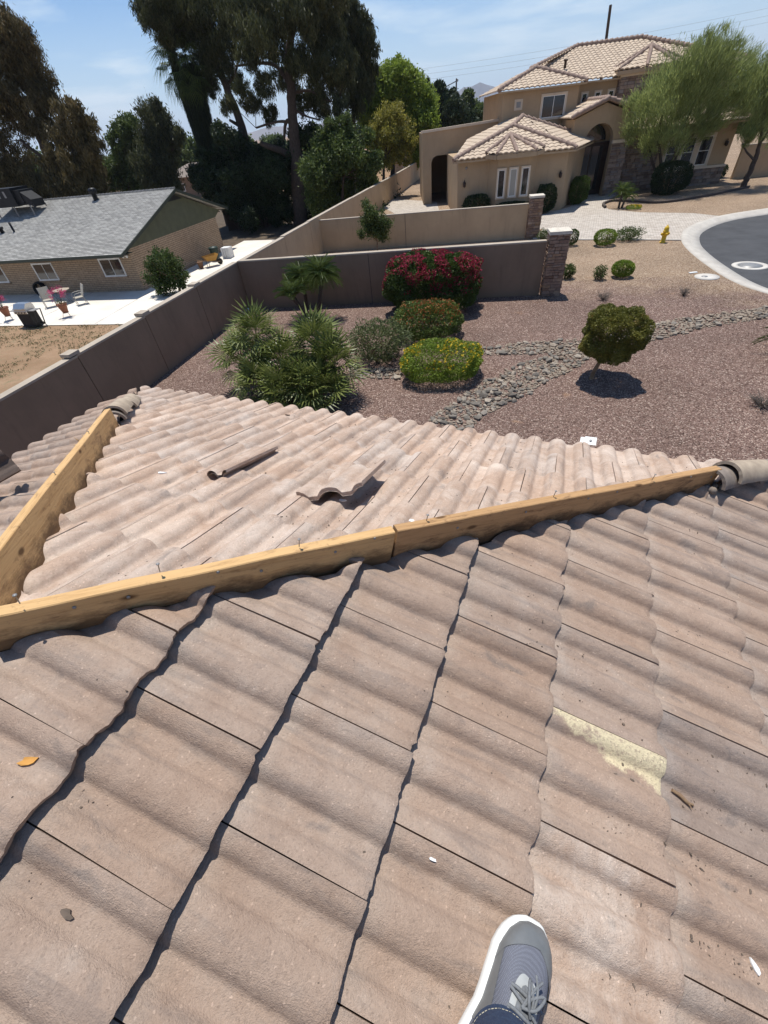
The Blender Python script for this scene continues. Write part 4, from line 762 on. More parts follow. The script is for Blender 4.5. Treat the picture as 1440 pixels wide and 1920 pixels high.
def sole_off(t):                                     # +y is the inner (big toe) side, -y the outer
    a = [(0, .004, .004), (.02, .020, .020), (.08, .034, .033), (.25, .037, .037), (.42, .036, .042), (.58, .044, .049), (.72, .051, .051), (.84, .048, .044), (.92, .039, .032), (.97, .026, .018), (1, .006, .002)]
    for (t0, i0, o0), (t1, i1, o1) in zip(a[:-1], a[1:]):
        if t <= t1:
            q = (t - t0) / (t1 - t0); return (i0 + (i1 - i0) * q) * 1.2, (o0 + (o1 - o0) * q) * 1.12
    return a[-1][1:]
TS = [0, .01, .03, .06, .1, .16, .24, .32, .4, .48, .56, .64, .70, .76, .82, .87, .91, .94, .965, .985, 1.0]
def make_shoe(parent, M):
    sh = MB(); rings = []
    for z, sc_, ex_ in ((0, .90, 0), (.004, .98, .003), (.016, 1.09, .006), (.030, 1.09, .007), (.037, 1.0, .003), (.038, .8, -.004)):
        ring = []
        for t in TS: i_, o_ = sole_off(t); ring.append((t * LT + (ex_ if t > .5 else -ex_) * abs(t - .5) * 2, i_ * sc_, z + .010 * max(0, t - .72) ** 1.5 * 3 + (.006 if z > .02 else 0) * max(0, .3 - t)))
        for t in TS[::-1]: i_, o_ = sole_off(t); ring.append((t * LT + (ex_ if t > .5 else -ex_) * abs(t - .5) * 2, -o_ * sc_, ring[TS.index(t)][2]))
        rings.append(ring)
    k = len(rings[0]); vs = [p for r in rings for p in r]
    sh.add(vs, [(i * k + j, i * k + (j + 1) % k, (i + 1) * k + (j + 1) % k, (i + 1) * k + j) for i in range(len(rings) - 1) for j in range(k)], True)
    sh.add(rings[-1], [tuple(range(k))]); sh.add(rings[0], [tuple(range(k))[::-1]])
    so = sh.build('sole', MT['sole'], parent, M)
    def top_h(t):
        a = [(0, .075), (.06, .10), (.2, .105), (.34, .102), (.46, .088), (.6, .066), (.74, .050), (.86, .040), (.94, .029), (.985, .017), (1, .010)]
        for (t0, h0), (t1, h1) in zip(a[:-1], a[1:]):
            if t <= t1: return h0 + (h1 - h0) * (t - t0) / (t1 - t0)
        return .01
    def sect(t, a, out_=0):
        i_, o_ = sole_off(t); sc_ = .91; w = (i_ if a < math.pi / 2 else o_) * sc_ + out_
        h = top_h(t) + out_; c_ = math.cos(a); s_ = math.sin(a)
        pw = .72 if t > .45 else .8
        y = w * math.copysign(abs(c_) ** pw, c_); z = h * s_ ** .75
        return ((t * LT) * .985 + .003 + out_ * (t - .5), y, .030 + .010 * max(0, t - .72) ** 1.5 * 3 + z)
    def loft(ts, a0, a1, n, out_, mt_, name):
        b = MB(); vs = [sect(t, a0 + (a1 - a0) * j / n, out_) for t in ts for j in range(n + 1)]; q = n + 1
        b.add(vs, [(i * q + j, (i + 1) * q + j, (i + 1) * q + j + 1, i * q + j + 1) for i in range(len(ts) - 1) for j in range(n)], True); return b.build(name, MT[mt_], parent, M)
    def T(a, b_, n): return [a + (b_ - a) * i / n for i in range(n + 1)]
    loft(T(.02, .998, 60), 0, math.pi, 24, 0, 'knit', 'upper')
    # smooth rubber toe cap with a curved back edge, and a rand along both sides
    b = MB(); n = 28; q = 9; vs = []
    for j in range(n + 1):
        a = math.pi * j / n; mid = 1 - abs(j / n - .5) * 2
        t0 = .60 + .27 * mid ** .7
        for i in range(q + 1): vs.append(sect(t0 + (.999 - t0) * i / q, a, .0018))
    b.add(vs, [(j * (q + 1) + i, (j + 1) * (q + 1) + i, (j + 1) * (q + 1) + i + 1, j * (q + 1) + i + 1) for j in range(n) for i in range(q)], True)
    b.build('toe_cap', MT['toecap'], parent, M)
    for a0, a1 in ((0, .42), (math.pi - .42, math.pi)): loft(T(.3, .70, 14), a0, a1, 4, .0014, 'toecap', 'rand')
    # pale overlay round the laces
    b = MB(); n = 24; vs = []
    for j in range(n + 1):
        s_ = j / n * 2 - 1; t1 = .30 + .385 * (1 - abs(s_) ** 3.2) if abs(s_) < 1 else .30
        for i in range(9): vs.append(sect(.30 + (t1 - .30) * i / 8, math.pi / 2 + s_ * .60, .0022))
    b.add(vs, [(j * 9 + i, (j + 1) * 9 + i, (j + 1) * 9 + i + 1, j * 9 + i + 1) for j in range(n) for i in range(8)], True); b.build('overlay', MT['overlay'], parent, M)
    b = MB(); n = 10; vs = []
    for j in range(n + 1):
        s_ = j / n * 2 - 1; t1 = .30 + .34 * (1 - abs(s_) ** 3)
        for i in range(7): vs.append(sect(.30 + (t1 - .30) * i / 6, math.pi / 2 + s_ * .34, .004))
    b.add(vs, [(j * 7 + i, (j + 1) * 7 + i, (j + 1) * 7 + i + 1, j * 7 + i + 1) for j in range(n) for i in range(6)], True); b.build('tongue', MT['lace'], parent, M)
    for i in range(6):
        t = .34 + .05 * i; s_ = 1 if i % 2 else -1
        b = MB(); pts = [sect(t + .035 * (q - .5) * s_, math.pi / 2 + (q - .5) * 1.0, .006 + .004 * math.sin(math.pi * q)) for q in (0, .25, .5, .75, 1)]
        b.tube(pts, [.0032] * 5, 6); b.build('lace', MT['lace'], parent, M)
    b = MB()
    for q in (-1, 1):
        base = Vector(sect(.52, math.pi / 2 + q * .08, .010)); pts = smooth_path([base, base + Vector((.012, .016 * q, .012)), base + Vector((.040, .026 * q, .004)), base + Vector((.022, .008 * q, .004)), base], 4); b.tube(pts, .0028, 6)
        pts = smooth_path([base, base + Vector((.03, .004 * q, .004)), base + Vector((.055, .016 * q, -.004))], 4); b.tube(pts, .0026, 6)
    b.build('lace', MT['lace'], parent, M)
sh_r = thing('shoe', None, None); sh_r.parent = per; make_shoe(sh_r, SM)
hl = Vector((-.30, -.82)); SM2 = frame(Fx, Fy, Fz, nearp(hl.x, hl.y, .0035))
sh_l = thing('shoe', None, None); sh_l.parent = per; make_shoe(sh_l, SM2)
def P_sh(M, x, y, z): return M @ Vector((x, y, z))
def legpath(M, hip):
    an = P_sh(M, .082, 0, .112); kn = an + Vector((-.05, -.10, .42)); return smooth_path([an, an + Vector((-.005, -.02, .08)), kn, Vector(hip)], 5)
jb = MB()
for M, hip in ((SM, (-.06, -.50, 4.72)), (SM2, (-.24, -.62, 4.72))):
    pts = legpath(M, hip); n = len(pts); jb.tube(pts, [.058 + (.034 * i / n) for i in range(n)], 20, True)
jb.lathe([(.06, -.12), (.15, -.06), (.175, .03), (.165, .14), (.15, .2)], (-.15, -.57, 4.72), 20)
jo = jb.build('jeans', MT['denim'], per)
hem = MB(); pts = legpath(SM, (-.06, -.50, 4.72)); d = (Vector(pts[1]) - Vector(pts[0])).normalized(); c0 = Vector(pts[0])
u = Fx - d * Fx.dot(d); u.normalize(); w = d.cross(u)
hem.tube([c0 - d * .012, c0 + d * .022], [.0595, .061], 28, False)
hem.build('hem', MT['denim'], jo)
st = MB()
for i in range(64):
    a0 = 2 * math.pi * i / 64; a1 = a0 + 2 * math.pi / 64 * .7
    st.tube([c0 + d * .016 + (u * math.cos(a) + w * math.sin(a)) * .0616 for a in (a0, a1)], .0011, 5)
st.build('stitching', MT['stitch'], jo)
# ------------------------------------------------------------------ boundary walls, pillars
def wall_thing(name, label, a, b, h, th, mt_, zb, joints, cat='garden wall', capm='cap', step=None):
    a = Vector((a[0], a[1], 0)); b = Vector((b[0], b[1], 0)); d = b - a; ln = d.length; rz = math.atan2(d.y, d.x)
    t = thing(name, label, cat, (a.x, a.y, 0), rz)
    xs = [0] + [j * ln for j in joints] + [ln]
    for i, (x0, x1) in enumerate(zip(xs[:-1], xs[1:])):
        hh = h + (step[i] if step else 0); g = .012
        mb = MB().box(x0 + (g if i else 0), x1 - (g if i < len(xs) - 2 else 0), -th / 2, th / 2, zb, hh - .045); mb.build('wall_panel', mt_, t)
        MB().box(x0 + .002, x1 - .002, -th / 2 - .012, th / 2 + .012, hh - .045, hh).build('coping', MT[capm], t)
        if i: MB().box(x0 - .014, x0 + .014, -th / 2 + .02, th / 2 - .02, zb, hh - .05).build('joint', MT['mortar'], t)
    return t
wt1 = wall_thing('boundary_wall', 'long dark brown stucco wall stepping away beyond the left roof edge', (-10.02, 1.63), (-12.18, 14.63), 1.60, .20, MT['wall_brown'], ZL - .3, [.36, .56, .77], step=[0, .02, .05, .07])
for fx in (.18, .36, .56, .77): pass
tp = MB()
ln1 = math.hypot(2.16, 13.0)
for fx in (.355, .565, .775):
    MB().box(fx * ln1 - .16, fx * ln1 + .16, -.135, .135, 1.63, 1.685 + .04 * fx).build('coping_block', MT['cap'], wt1)
wt2 = wall_thing('boundary_wall', 'tan stucco wall running back from the corner beside the tall trees', (-12.22, 14.87), (-17.3, 45.8), 1.62, .20, MT['wall_tan'], ZL - .3, [.14, .25, .36, .52, .68, .84], step=[0, .04, .06, .06, .04, .02, 0])
wall_thing('boundary_wall', 'shaded tan wall at the back beside the carport drive', (-17.32, 45.95), (-20.4, 64), 1.62, .20, MT['wall_tan'], ZL - .3, [.5])
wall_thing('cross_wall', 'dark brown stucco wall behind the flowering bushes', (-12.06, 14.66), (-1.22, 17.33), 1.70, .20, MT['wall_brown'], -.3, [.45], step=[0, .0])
wall_thing('cross_wall', 'lighter tan stucco wall in front of the big house', (-14.30, 24.0), (-3.02, 26.78), 1.50, .20, MT['wall_tan'], -.3, [.46])
stone_vars = []
def stone_mesh(seed, lx, lz):
    rg = random.Random(seed); mb = MB(); d = .05; j = lambda a: rg.uniform(-a, a)
    f = [(-lx / 2 + .006 + j(.006), -d / 2 + j(.012), -lz / 2 + .006), (lx / 2 - .006 + j(.006), -d / 2 + j(.012), -lz / 2 + .006 + j(.005)), (lx / 2 - .006 + j(.008), -d / 2 + j(.014), lz / 2 - .006), (-lx / 2 + .006 + j(.006), -d / 2 + j(.012), lz / 2 - .006 + j(.005))]
    bk = [(-lx / 2, .03, -lz / 2), (lx / 2, .03, -lz / 2), (lx / 2, .03, lz / 2), (-lx / 2, .03, lz / 2)]
    m_ = [(p[0] * 1.0, p[1] + .012, p[2]) for p in [(-lx / 2 + .001, -d / 2, -lz / 2 + .001), (lx / 2 - .001, -d / 2, -lz / 2 + .001), (lx / 2 - .001, -d / 2, lz / 2 - .001), (-lx / 2 + .001, -d / 2, lz / 2 - .001)]]
    mb.add(f, [(0, 1, 2, 3)]); mb.add(f + m_, [(i, (i + 1) % 4, 4 + (i + 1) % 4, 4 + i) for i in range(4)]); mb.add(m_ + bk, [(i, (i + 1) % 4, 4 + (i + 1) % 4, 4 + i) for i in range(4)])
    return mb.mesh('stone', MT['ledge'])
SV = {}
def stone_var(lx, lz, k):
    key = (round(lx * 20) / 20, lz, k)
    if key not in SV: SV[key] = (stone_mesh(hash(key) % 1000, key[0] - .006, lz - .006), key[0])
    return SV[key]
def ledge_face(parent, M, width, height, rg, rows=None):
    z = 0
    while z < height - .03:
        h = rg.choice((.07, .09, .11)); h = min(h, height - z)
        if h < .04: break
        x = 0
        while x < width - .02:
            l = min(rg.choice((.15, .2, .25, .3)), width - x)
            if width - x - l < .08: l = width - x
            l = max(.05, round(l * 20) / 20)
            me, kl = stone_var(l, round(h, 3), rg.randrange(2)); o = link('stone', me, parent)
            o.matrix_local = M @ Matrix.Translation((min(x + l / 2, width - l / 2 + .01), -rg.uniform(0, .016), z + h / 2)); x += l
        z += h
def pillar(label, x, y, rz, w, h, base=0):
    t = thing('stone_pillar', label, 'pillar', (x, y, 0), rz, 'stone pillars at the ends of the garden walls')
    MB().box(-w / 2 + .03, w / 2 - .03, -w / 2 + .03, w / 2 - .03, -.1, h).build('core', MT['mortar'], t)
    rg = random.Random(label); 
    for q in range(4):
        if q == 2: continue
        M = Matrix.Rotation(q * math.pi / 2, 4, 'Z') @ Matrix.Translation((-w / 2, -w / 2 + .02, 0))
        ledge_face(t, M, w, h, rg)
    c = MB(); k = w / 2 + .035; c.box(-k, k, -k, k, h, h + .09)
    c.add([(-k, -k, h + .09), (k, -k, h + .09), (k, k, h + .09), (-k, k, h + .09), (0, 0, h + .125)], [(0, 1, 4), (1, 2, 4), (2, 3, 4), (3, 0, 4)])
    c.build('cap', MT['pillar_cap'], t); return t
pillar('near stone clad pillar ending the dark brown wall', -.86, 17.46, R(13.9), .62, 1.88)
pillar('farther stone clad pillar ending the tan wall', -2.68, 26.9, R(13.9), .62, 1.72)
# ------------------------------------------------------------------ yard planting
def shell_bush(parent, name, c, rx, ry, h, n, Ln, Wn, m, seed, expo=2.6, z0=.0, inner=.25, lump=.08, rot=0, tmode=None, up=0, fl=None):
    d = rand_dirs(n); 
    rad = (np.abs(d) ** expo).sum(1) ** (-1 / expo)
    k = 1 - inner * RNG.random(n) ** 2.2
    lp = 1 + lump * lumps(d * rad[:, None], 2.6, seed) * 1.8
    p = d * (rad * k * lp)[:, None]
    ca_, sa_ = math.cos(rot), math.sin(rot); x = p[:, 0] * rx; y = p[:, 1] * ry
    P = np.stack([c[0] + x * ca_ - y * sa_, c[1] + x * sa_ + y * ca_, c[2] + z0 + (p[:, 2] + 1) * .5 * (h - z0)], 1)
    A = unit(d * .9 + rand_dirs(n) * .8 + np.array([0, 0, up])); Wd = perp(A)
    t = RNG.random(n) * .6 + .2 + .25 * lumps(P, 3.0, seed + 3)
    return P, A, Wd, t, d, k
def bush(name, label, cat, cx, cy, rx, ry, h, n, Ln, Wn, leafm, seed, flower=None, fl_frac=.3, fl_mode='top', group=None, rot=R(14), expo=2.6, z0=.04, trunk=True, inner=.25, lump=.08):
    t = thing(name, label, cat, (cx, cy, 0), 0, group)
    P, A, Wd, tt, d, k = shell_bush(t, name, (0, 0, 0), rx, ry, h, n, Ln, Wn, leafm, seed, expo, z0, inner, lump, rot)
    link('foliage', leaf_mesh('foliage', P, A, Wd, Ln * (.7 + .6 * RNG.random(n)), Wn * (.7 + .6 * RNG.random(n)), tt, LF[leafm]), t)
    if flower:
        if fl_mode == 'top': pr = np.clip((d[:, 2] - .05) * 1.6, 0, 1) * (lumps(P, 2.2, seed + 9) > -.18)
        elif fl_mode == 'upper': pr = np.clip((d[:, 2] + .18) * 1.35, 0, 1) * (lumps(P, 2.6, seed + 9) > -.16)
        else: pr = np.clip((d[:, 2] + .25) * 1.2, 0, 1) * (lumps(P, 1.9, seed + 9) > .02)
        s_ = (RNG.random(n) < pr * fl_frac) & (k > .93); q = P[s_] + d[s_] * .012
        q = np.repeat(q, 3, 0) + RNG.normal(size=(3 * s_.sum(), 3)) * .014; A2 = unit(np.repeat(d[s_], 3, 0) * .4 + rand_dirs(len(q)))
        link('blossom', leaf_mesh('blossom', q, A2, perp(A2), .04 + .02 * RNG.random(len(q)), .034, RNG.random(len(q)), LF[flower]), t)
    if trunk:
        mb = MB(); rg = random.Random(seed)
        for i in range(6):
            a = rg.uniform(0, 6.28); mb.tube([(.12 * math.cos(a), .12 * math.sin(a), -.03), (rx * .35 * math.cos(a), ry * .35 * math.sin(a), h * .4), (rx * .7 * math.cos(a), ry * .7 * math.sin(a), h * .75)], [.03, .02, .006], 6)
        mb.build('stem', MT['bark_tan'], t)
    return t
bush('flowering_bush', 'big rounded bougainvillea hedge covered in magenta blooms by the brown wall', 'bush', -4.62, 15.35, 1.55, .98, 1.72, 30000, .075, .045, 'hedge', 11, 'red', .85, 'upper', expo=3.6, inner=.22, lump=.12, rot=R(10))
bush('clipped_bush', 'flat topped olive green bush with rusty blooms in front of the magenta one', 'bush', -4.10, 12.95, 1.03, .85, .93, 16000, .055, .032, 'olive', 12, 'rust', .22, 'top', expo=2.8, lump=.13)
bush('flowering_bush', 'low rounded bright green bush dotted with yellow flowers', 'bush', -2.87, 10.28, 1.03, .86, .80, 22000, .045, .026, 'lime', 13, 'gold', .08, 'patch', expo=2.5, inner=.18, lump=.11)
bush('shrub', 'loose grey green shrub beside the fan palms', 'shrub', -4.85, 10.85, .85, .72, 1.12, 7000, .085, .022, 'grey', 14, None, inner=.55, lump=.22, expo=2.1)
for nm, lab, x, y, rx, h, lm, n in (('round_shrub', 'small shrub half hidden behind the near stone pillar', -.66, 24.95, .32, .66, 'hedge', 2500), ('round_shrub', 'clipped green shrub by the driveway edge between two others', .82, 24.9, .47, .64, 'lime', 4500),
    ('loose_shrub', 'looser spreading shrub by the driveway, nearest the hydrant', 1.85, 25.9, .55, .52, 'green', 3000), ('loose_shrub', 'dark upright shrub against the near stone pillar base', -.38, 19.4, .25, .50, 'green', 1700),
    ('loose_shrub', 'thin small shrub in the tan gravel between two others', .75, 19.3, .22, .48, 'green', 1000), ('round_shrub', 'bright lime green round shrub in the tan gravel', 1.52, 19.7, .37, .54, 'lime', 4500), ('loose_shrub', 'pale shrub between the two stone pillars', -2.0, 26.0, .30, .5, 'green', 1400)):
    bush(nm, lab, 'shrub', x, y, rx, rx * .9, h, n, .05, .03, lm, int(x * 100) + 500, inner=.2 if 'round' in nm else .6, lump=.06 if 'round' in nm else .25, group='small shrubs along the gravel')
# clipped round tree
rt_ = thing('round_tree', 'small clipped ball shaped tree standing on the purple gravel', 'tree', (.81, 10.84, 0))
P, A, Wd, tt, d, k = shell_bush(rt_, 'x', (.21, .07, 0), .64, .64, 1.62, 36000, .05, .022, 'tri', 31, 2.5, .50, .2, .16)
tt = tt * .8 + np.where((lumps(P, 3.0, 77) > .32) & (RNG.random(len(P)) < .35), .6, 0)
link('crown', leaf_mesh('crown', P, A, Wd, .055 * (.7 + .6 * RNG.random(len(P))), .022, tt, LF['tri']), rt_)
mb = MB(); mb.tube(smooth_path([(-.03, -.02, -.05), (.0, .0, .18), (.07, .02, .42), (.14, .05, .75)], 4), [.065, .058, .054, .05, .05, .048, .046, .045, .042, .04, .036, .03, .02], 9)
for a in range(6): mb.tube([(.10, .03, .55), (.14 + .3 * math.cos(a * 1.05), .05 + .3 * math.sin(a * 1.05), .85), (.16 + .55 * math.cos(a * 1.05), .05 + .55 * math.sin(a * 1.05), 1.15)], [.03, .018, .006], 6)
mb.build('trunk', MT['bark_tan'], rt_)
# dead shrubs
def twiggy(label, x, y, r, h, n, seed, lean=(0, 0), group='bare shrubs on the gravel'):
    rg = random.Random(seed); mb = MB()
    for i in range(n):
        a = rg.uniform(0, 6.28); e = rg.uniform(.2, 1); p = Vector((0, 0, -.01)); pts = [p]; d = Vector((math.cos(a) * e * r + lean[0], math.sin(a) * e * r + lean[1], h * rg.uniform(.4, 1)))
        pts += [p + d * .5 + Vector((rg.uniform(-.04, .04), rg.uniform(-.04, .04), .03)), p + d]
        mb.tube(pts, [.006, .004, .0015], 4, False)
        for q in range(3): s_ = p + d * rg.uniform(.4, .9); mb.tube([s_, s_ + Vector((rg.uniform(-.1, .1), rg.uniform(-.1, .1), rg.uniform(0, .1)))], [.003, .001], 3, False)
    t = mb.build('bare_shrub', MT['bark_pale']); t.location = (x, y, 0); tag(t, label, 'shrub', group); return t
twiggy('bare grey twiggy shrub behind the round tree', .94, 16.9, .35, .32, 46, 1)
twiggy('bare twiggy shrub on the gravel nearer the street', 3.38, 17.6, .28, .28, 40, 2)
twiggy('dark flattened dead shrub on the gravel at the right edge', 4.1, 10.15, .42, .30, 70, 3)
# fan palm clump
def fan_leaf(name, rg, m, rad=.42, nb=20, span=R(230), droop=.25, pet=.5, hw0=.020):
    P = []; A = []; Wv = []; Ln = []; T = []
    v = []; f = []; tints = []
    def quad(a, b, c_, d_, t): o = len(v); v.extend([a, b, c_, d_]); f.append((o, o + 1, o + 2, o + 3)); tints.append(t)
    w = .007
    quad(Vector((0, -w, 0)), Vector((0, w, 0)), Vector((pet, w * .7, .0)), Vector((pet, -w * .7, .0)), .55)
    quad(Vector((0, 0, -w)), Vector((0, 0, w)), Vector((pet, 0, w * .7)), Vector((pet, 0, -w * .7)), .45)
    for i in range(nb):
        a = -span / 2 + span * i / (nb - 1); ln = rad * (1 - .22 * abs(a / (span / 2)) ** 2) * rg.uniform(.92, 1.06)
        dr = droop * rg.uniform(.6, 1.5); c0 = Vector((pet, 0, 0)); dv = Vector((math.cos(a), math.sin(a), .10)); pv = Vector((-math.sin(a), math.cos(a), 0)); hw = hw0 * rg.uniform(.8, 1.15)
        m1 = c0 + dv * ln * .55 + Vector((0, 0, .012)); tip = c0 + dv * ln + Vector((0, 0, -dr * ln)); t = rg.uniform(.25, .85) + (.15 if i % 5 == 0 else 0)
        quad(c0, m1 - pv * hw, m1 + Vector((0, 0, .010)), m1 + pv * hw, t); quad(m1 - pv * hw, tip, m1 + pv * hw, m1 + Vector((0, 0, .010)), t * .9)
    me = bpy.data.meshes.new(name); me.from_pydata([tuple(p) for p in v], [], f); at = me.attributes.new('tint', 'FLOAT', 'FACE'); at.data.foreach_set('value', tints); me.materials.append(LF[m]); return me
rgp = random.Random(4)
FANS = [fan_leaf('frond', random.Random(i), 'fan', .50, 15, R(215), .06 + .06 * i, .40, .021) for i in range(4)]; DEADF = [fan_leaf('frond', random.Random(9 + i), 'dead', .36, 16, R(150), .9, .35) for i in range(2)]
def frond_at(parent, me, p, az, el, roll, sc=1):
    M = Matrix.Translation(p) @ Matrix.Rotation(az, 4, 'Z') @ Matrix.Rotation(-el, 4, 'Y') @ Matrix.Rotation(roll, 4, 'X') @ Matrix.Scale(sc, 4)
    o = link('frond', me, parent); o.matrix_local = M; return o
fp = thing('fan_palm', 'thick clump of grey green fan palms behind the far eave', 'palm', (-6.3, 8.2, 0))
for i, (x, y, z) in enumerate(FAN):
    x += 6.3; y -= 8.2; bx, by = x * .45 + rgp.uniform(-.1, .1), y * .45; zz = z - .30
    mb = MB(); pts = smooth_path([(bx, by, -.05), (bx * .6 + x * .4, by * .6 + y * .4, zz * .5), (x, y, max(zz, .25))], 4); mb.tube(pts, [.085 + .008 * noise.noise(Vector((q, i, 0))) for q in range(len(pts))], 9); mb.build('trunk', MT['bark'], fp)
    nf = 25 if i < 5 else 21
    for q in range(nf):
        el = R(82) - R(105) * (q / nf) ** .85; az = q * 2.4 + rgp.uniform(-.3, .3)
        frond_at(fp, FANS[rgp.randrange(4)], Vector((x, y, max(zz, .25))), az, el, rgp.uniform(-.5, .5), rgp.uniform(.85, 1.2))
    for q in range(9): frond_at(fp, DEADF[q % 2], Vector((x, y, max(zz - .06, .22))), q * 1.3 + i, R(rgp.uniform(-78, -45)), rgp.uniform(-.4, .4), .9)
def pinnate(name, rg, m, ln=.95, n=44, ll=.21):
    v = []; f = []; ts = []
    def quad(q, t): o = len(v); v.extend(q); f.append((o, o + 1, o + 2, o + 3)); ts.append(t)
    def sp(t): return Vector((ln * t * (1 - .13 * t), 0, .40 * ln * (t - 1.95 * t * t)))
    for i in range(8): a = sp(i / 8); b = sp((i + 1) / 8); w = .006; quad([a + Vector((0, -w, 0)), a + Vector((0, w, 0)), b + Vector((0, w, 0)), b + Vector((0, -w, 0))], .7)
    for i in range(n):
        t = .12 + .87 * i / n; p = sp(t); l = ll * (.55 + .9 * math.sin(math.pi * min(1, t * .9 + .08))) * rg.uniform(.85, 1.1)
        for s_ in (-1, 1):
            d = Vector((.62, s_ * .72, -.10 - .25 * t + rg.uniform(-.12, .12))).normalized(); wv = Vector((.6, 0, .8)) * .0085
            mid = p + d * l * .5; tip = p + d * l + Vector((0, 0, -.16 * l)); quad([p, mid - wv, tip, mid + wv], rg.uniform(.2, .9))
    me = bpy.data.meshes.new(name); me.from_pydata([tuple(p) for p in v], [], f); at = me.attributes.new('tint', 'FLOAT', 'FACE'); at.data.foreach_set('value', ts); me.materials.append(LF[m]); return me
PIN = [pinnate('frond', random.Random(50 + i), 'date', .80 + .1 * i) for i in range(3)]
dp = thing('date_palm', 'pair of slender pygmy date palms in front of the brown wall', 'palm', (-8.9, 14.0, 0))
for i, (b, h) in enumerate(DATE):
    p0 = Vector((b[0] + 8.9, b[1] - 14.0, -.05)); p1 = Vector((h[0] + 8.9, h[1] - 14.0, h[2] - .1))
    mb = MB(); pts = smooth_path([p0, p0.lerp(p1, .5) + Vector((.04, 0, 0)), p1], 4); mb.tube(pts, [.085, .075, .07, .065, .065, .066, .07, .08, .09][:len(pts)], 9); mb.build('trunk', MT['bark'], dp)
    for q in range(64 if i < 2 else 34):
        frond_at(dp, PIN[rgp.randrange(3)], p1, q * 2.4 + rgp.uniform(-.2, .2), R(82) - R(98) * (q / 64) ** .9, 0, rgp.uniform(.68, .88))
# green frond tips of a palm at the right edge
rp = thing('date_palm', 'green palm fronds reaching in at the right edge', 'palm', (5.25, 13.0, 0))
mb = MB().tube([(0, 0, -.05), (0, 0, .35)], [.10, .09], 8); mb.build('trunk', MT['bark'], rp)
for q in range(20): frond_at(rp, PIN[q % 3], Vector((0, 0, .35)), q * 2.4, R(75) - R(70) * q / 20, 0, .9)
# ------------------------------------------------------------------ dry creek of river stones
cr_o = struct(MB().box(-.3, .3, -.3, .3, -.2, -.15).build('dry_creek', MT['gravel']))
def rock_mesh(seed):
    bm = bmesh.new(); bmesh.ops.create_icosphere(bm, subdivisions=1, radius=1); rg = random.Random(seed)
    for v in bm.verts:
        v.co *= 1 + .55 * noise.noise(v.co * 1.6 + Vector((seed * 5, 0, 0))) + rg.uniform(-.12, .12); v.co.z *= .55; v.co.y *= .66; v.co.z = max(v.co.z, -.3)
    me = bpy.data.meshes.new('stone'); bm.to_mesh(me); bm.free(); me.materials.append(MT['river']); return me
RK = [rock_mesh(i) for i in range(9)]
rg = random.Random(8); spots = []
for pts, wd_ in CREEK:
    wd_ = [w * .98 for w in wd_]
    for i in range(len(pts) - 1):
        a = Vector((pts[i][0], pts[i][1], 0)); b = Vector((pts[i + 1][0], pts[i + 1][1], 0)); d = b - a; nrm = Vector((-d.y, d.x, 0)).normalized()
        n = int(d.length * (wd_[i] + wd_[i + 1]) / 2 * 420)
        for q in range(n):
            t = rg.random(); w = (wd_[i] + (wd_[i + 1] - wd_[i]) * t) * .5; s_ = rg.uniform(-1, 1); p = a + d * t + nrm * w * s_ * (1 + .2 * noise.noise(Vector((a.x + t * 3, a.y, s_))))
            sz = rg.choice((.035, .045, .05, .06, .07, .085, .11)) * rg.uniform(.85, 1.15)
            if all((p.x - u[0]) ** 2 + (p.y - u[1]) ** 2 > ((sz + u[2]) * .52) ** 2 for u in spots): spots.append((p.x, p.y, sz))
spots.sort(key=lambda u: -u[2] / (math.hypot(u[0], u[1]) + 1)); rest = MB()
for i, (x, y, s_) in enumerate(spots):
    M = Matrix.Translation((x, y, s_ * rg.uniform(.12, .35))) @ Matrix.Rotation(rg.uniform(0, 6.28), 4, 'Z') @ Matrix.Rotation(rg.uniform(-.35, .35), 4, 'X') @ Matrix.Scale(s_, 4)
    if i < 300: o = link('stone', RK[i % 9], cr_o); o.matrix_local = M
    else: me = RK[i % 9]; rest.add([M @ v.co for v in me.vertices], [tuple(p.vertices) for p in me.polygons])
o = rest.build('stones', MT['river'], cr_o); o['kind'] = 'stuff'
# loose larger gravel pebbles scattered over the yard
gp = []; gf = []; n = 26000
gx = RNG.uniform(-9.8, 8, n); gy = RNG.uniform(5.5, 20, n); gs = RNG.uniform(.010, .024, n); keep = (gx > -10.3 - (gy - 2) * .165 + .3) & (np.hypot(gx - 13.2, gy - 24.6) > 10.2)
gx, gy, gs = gx[keep], gy[keep], gs[keep]; n = len(gx)
base = np.array([(1, 0, 0), (0, 1, 0), (-1, 0, 0), (0, -1, 0), (0, 0, .9)]); vv = base[None] * gs[:, None, None] * (.7 + .6 * RNG.random((n, 5, 1))); an = RNG.uniform(0, 6.28, n)
cx_, sx_ = np.cos(an)[:, None], np.sin(an)[:, None]; X_ = vv[:, :, 0] * cx_ - vv[:, :, 1] * sx_ + gx[:, None]; Y_ = vv[:, :, 0] * sx_ + vv[:, :, 1] * cx_ + gy[:, None]
V_ = np.stack([X_, Y_, vv[:, :, 2]], 2).reshape(-1, 3); F_ = np.array([(0, 1, 4), (1, 2, 4), (2, 3, 4), (3, 0, 4)])[None] + (np.arange(n) * 5)[:, None, None]
me = bpy.data.meshes.new('gravel'); me.vertices.add(len(V_)); me.vertices.foreach_set('co', V_.ravel()); F_ = F_.reshape(-1, 3).astype(np.int32)
me.loops.add(F_.size); me.loops.foreach_set('vertex_index', F_.ravel()); me.polygons.add(len(F_)); me.polygons.foreach_set('loop_start', np.arange(0, F_.size, 3, dtype=np.int32)); me.update(calc_edges=True); me.materials.append(MT['gravel'])
tag(link('gravel', me), 'loose purple brown gravel over the front yard', 'gravel', None, 'stuff')
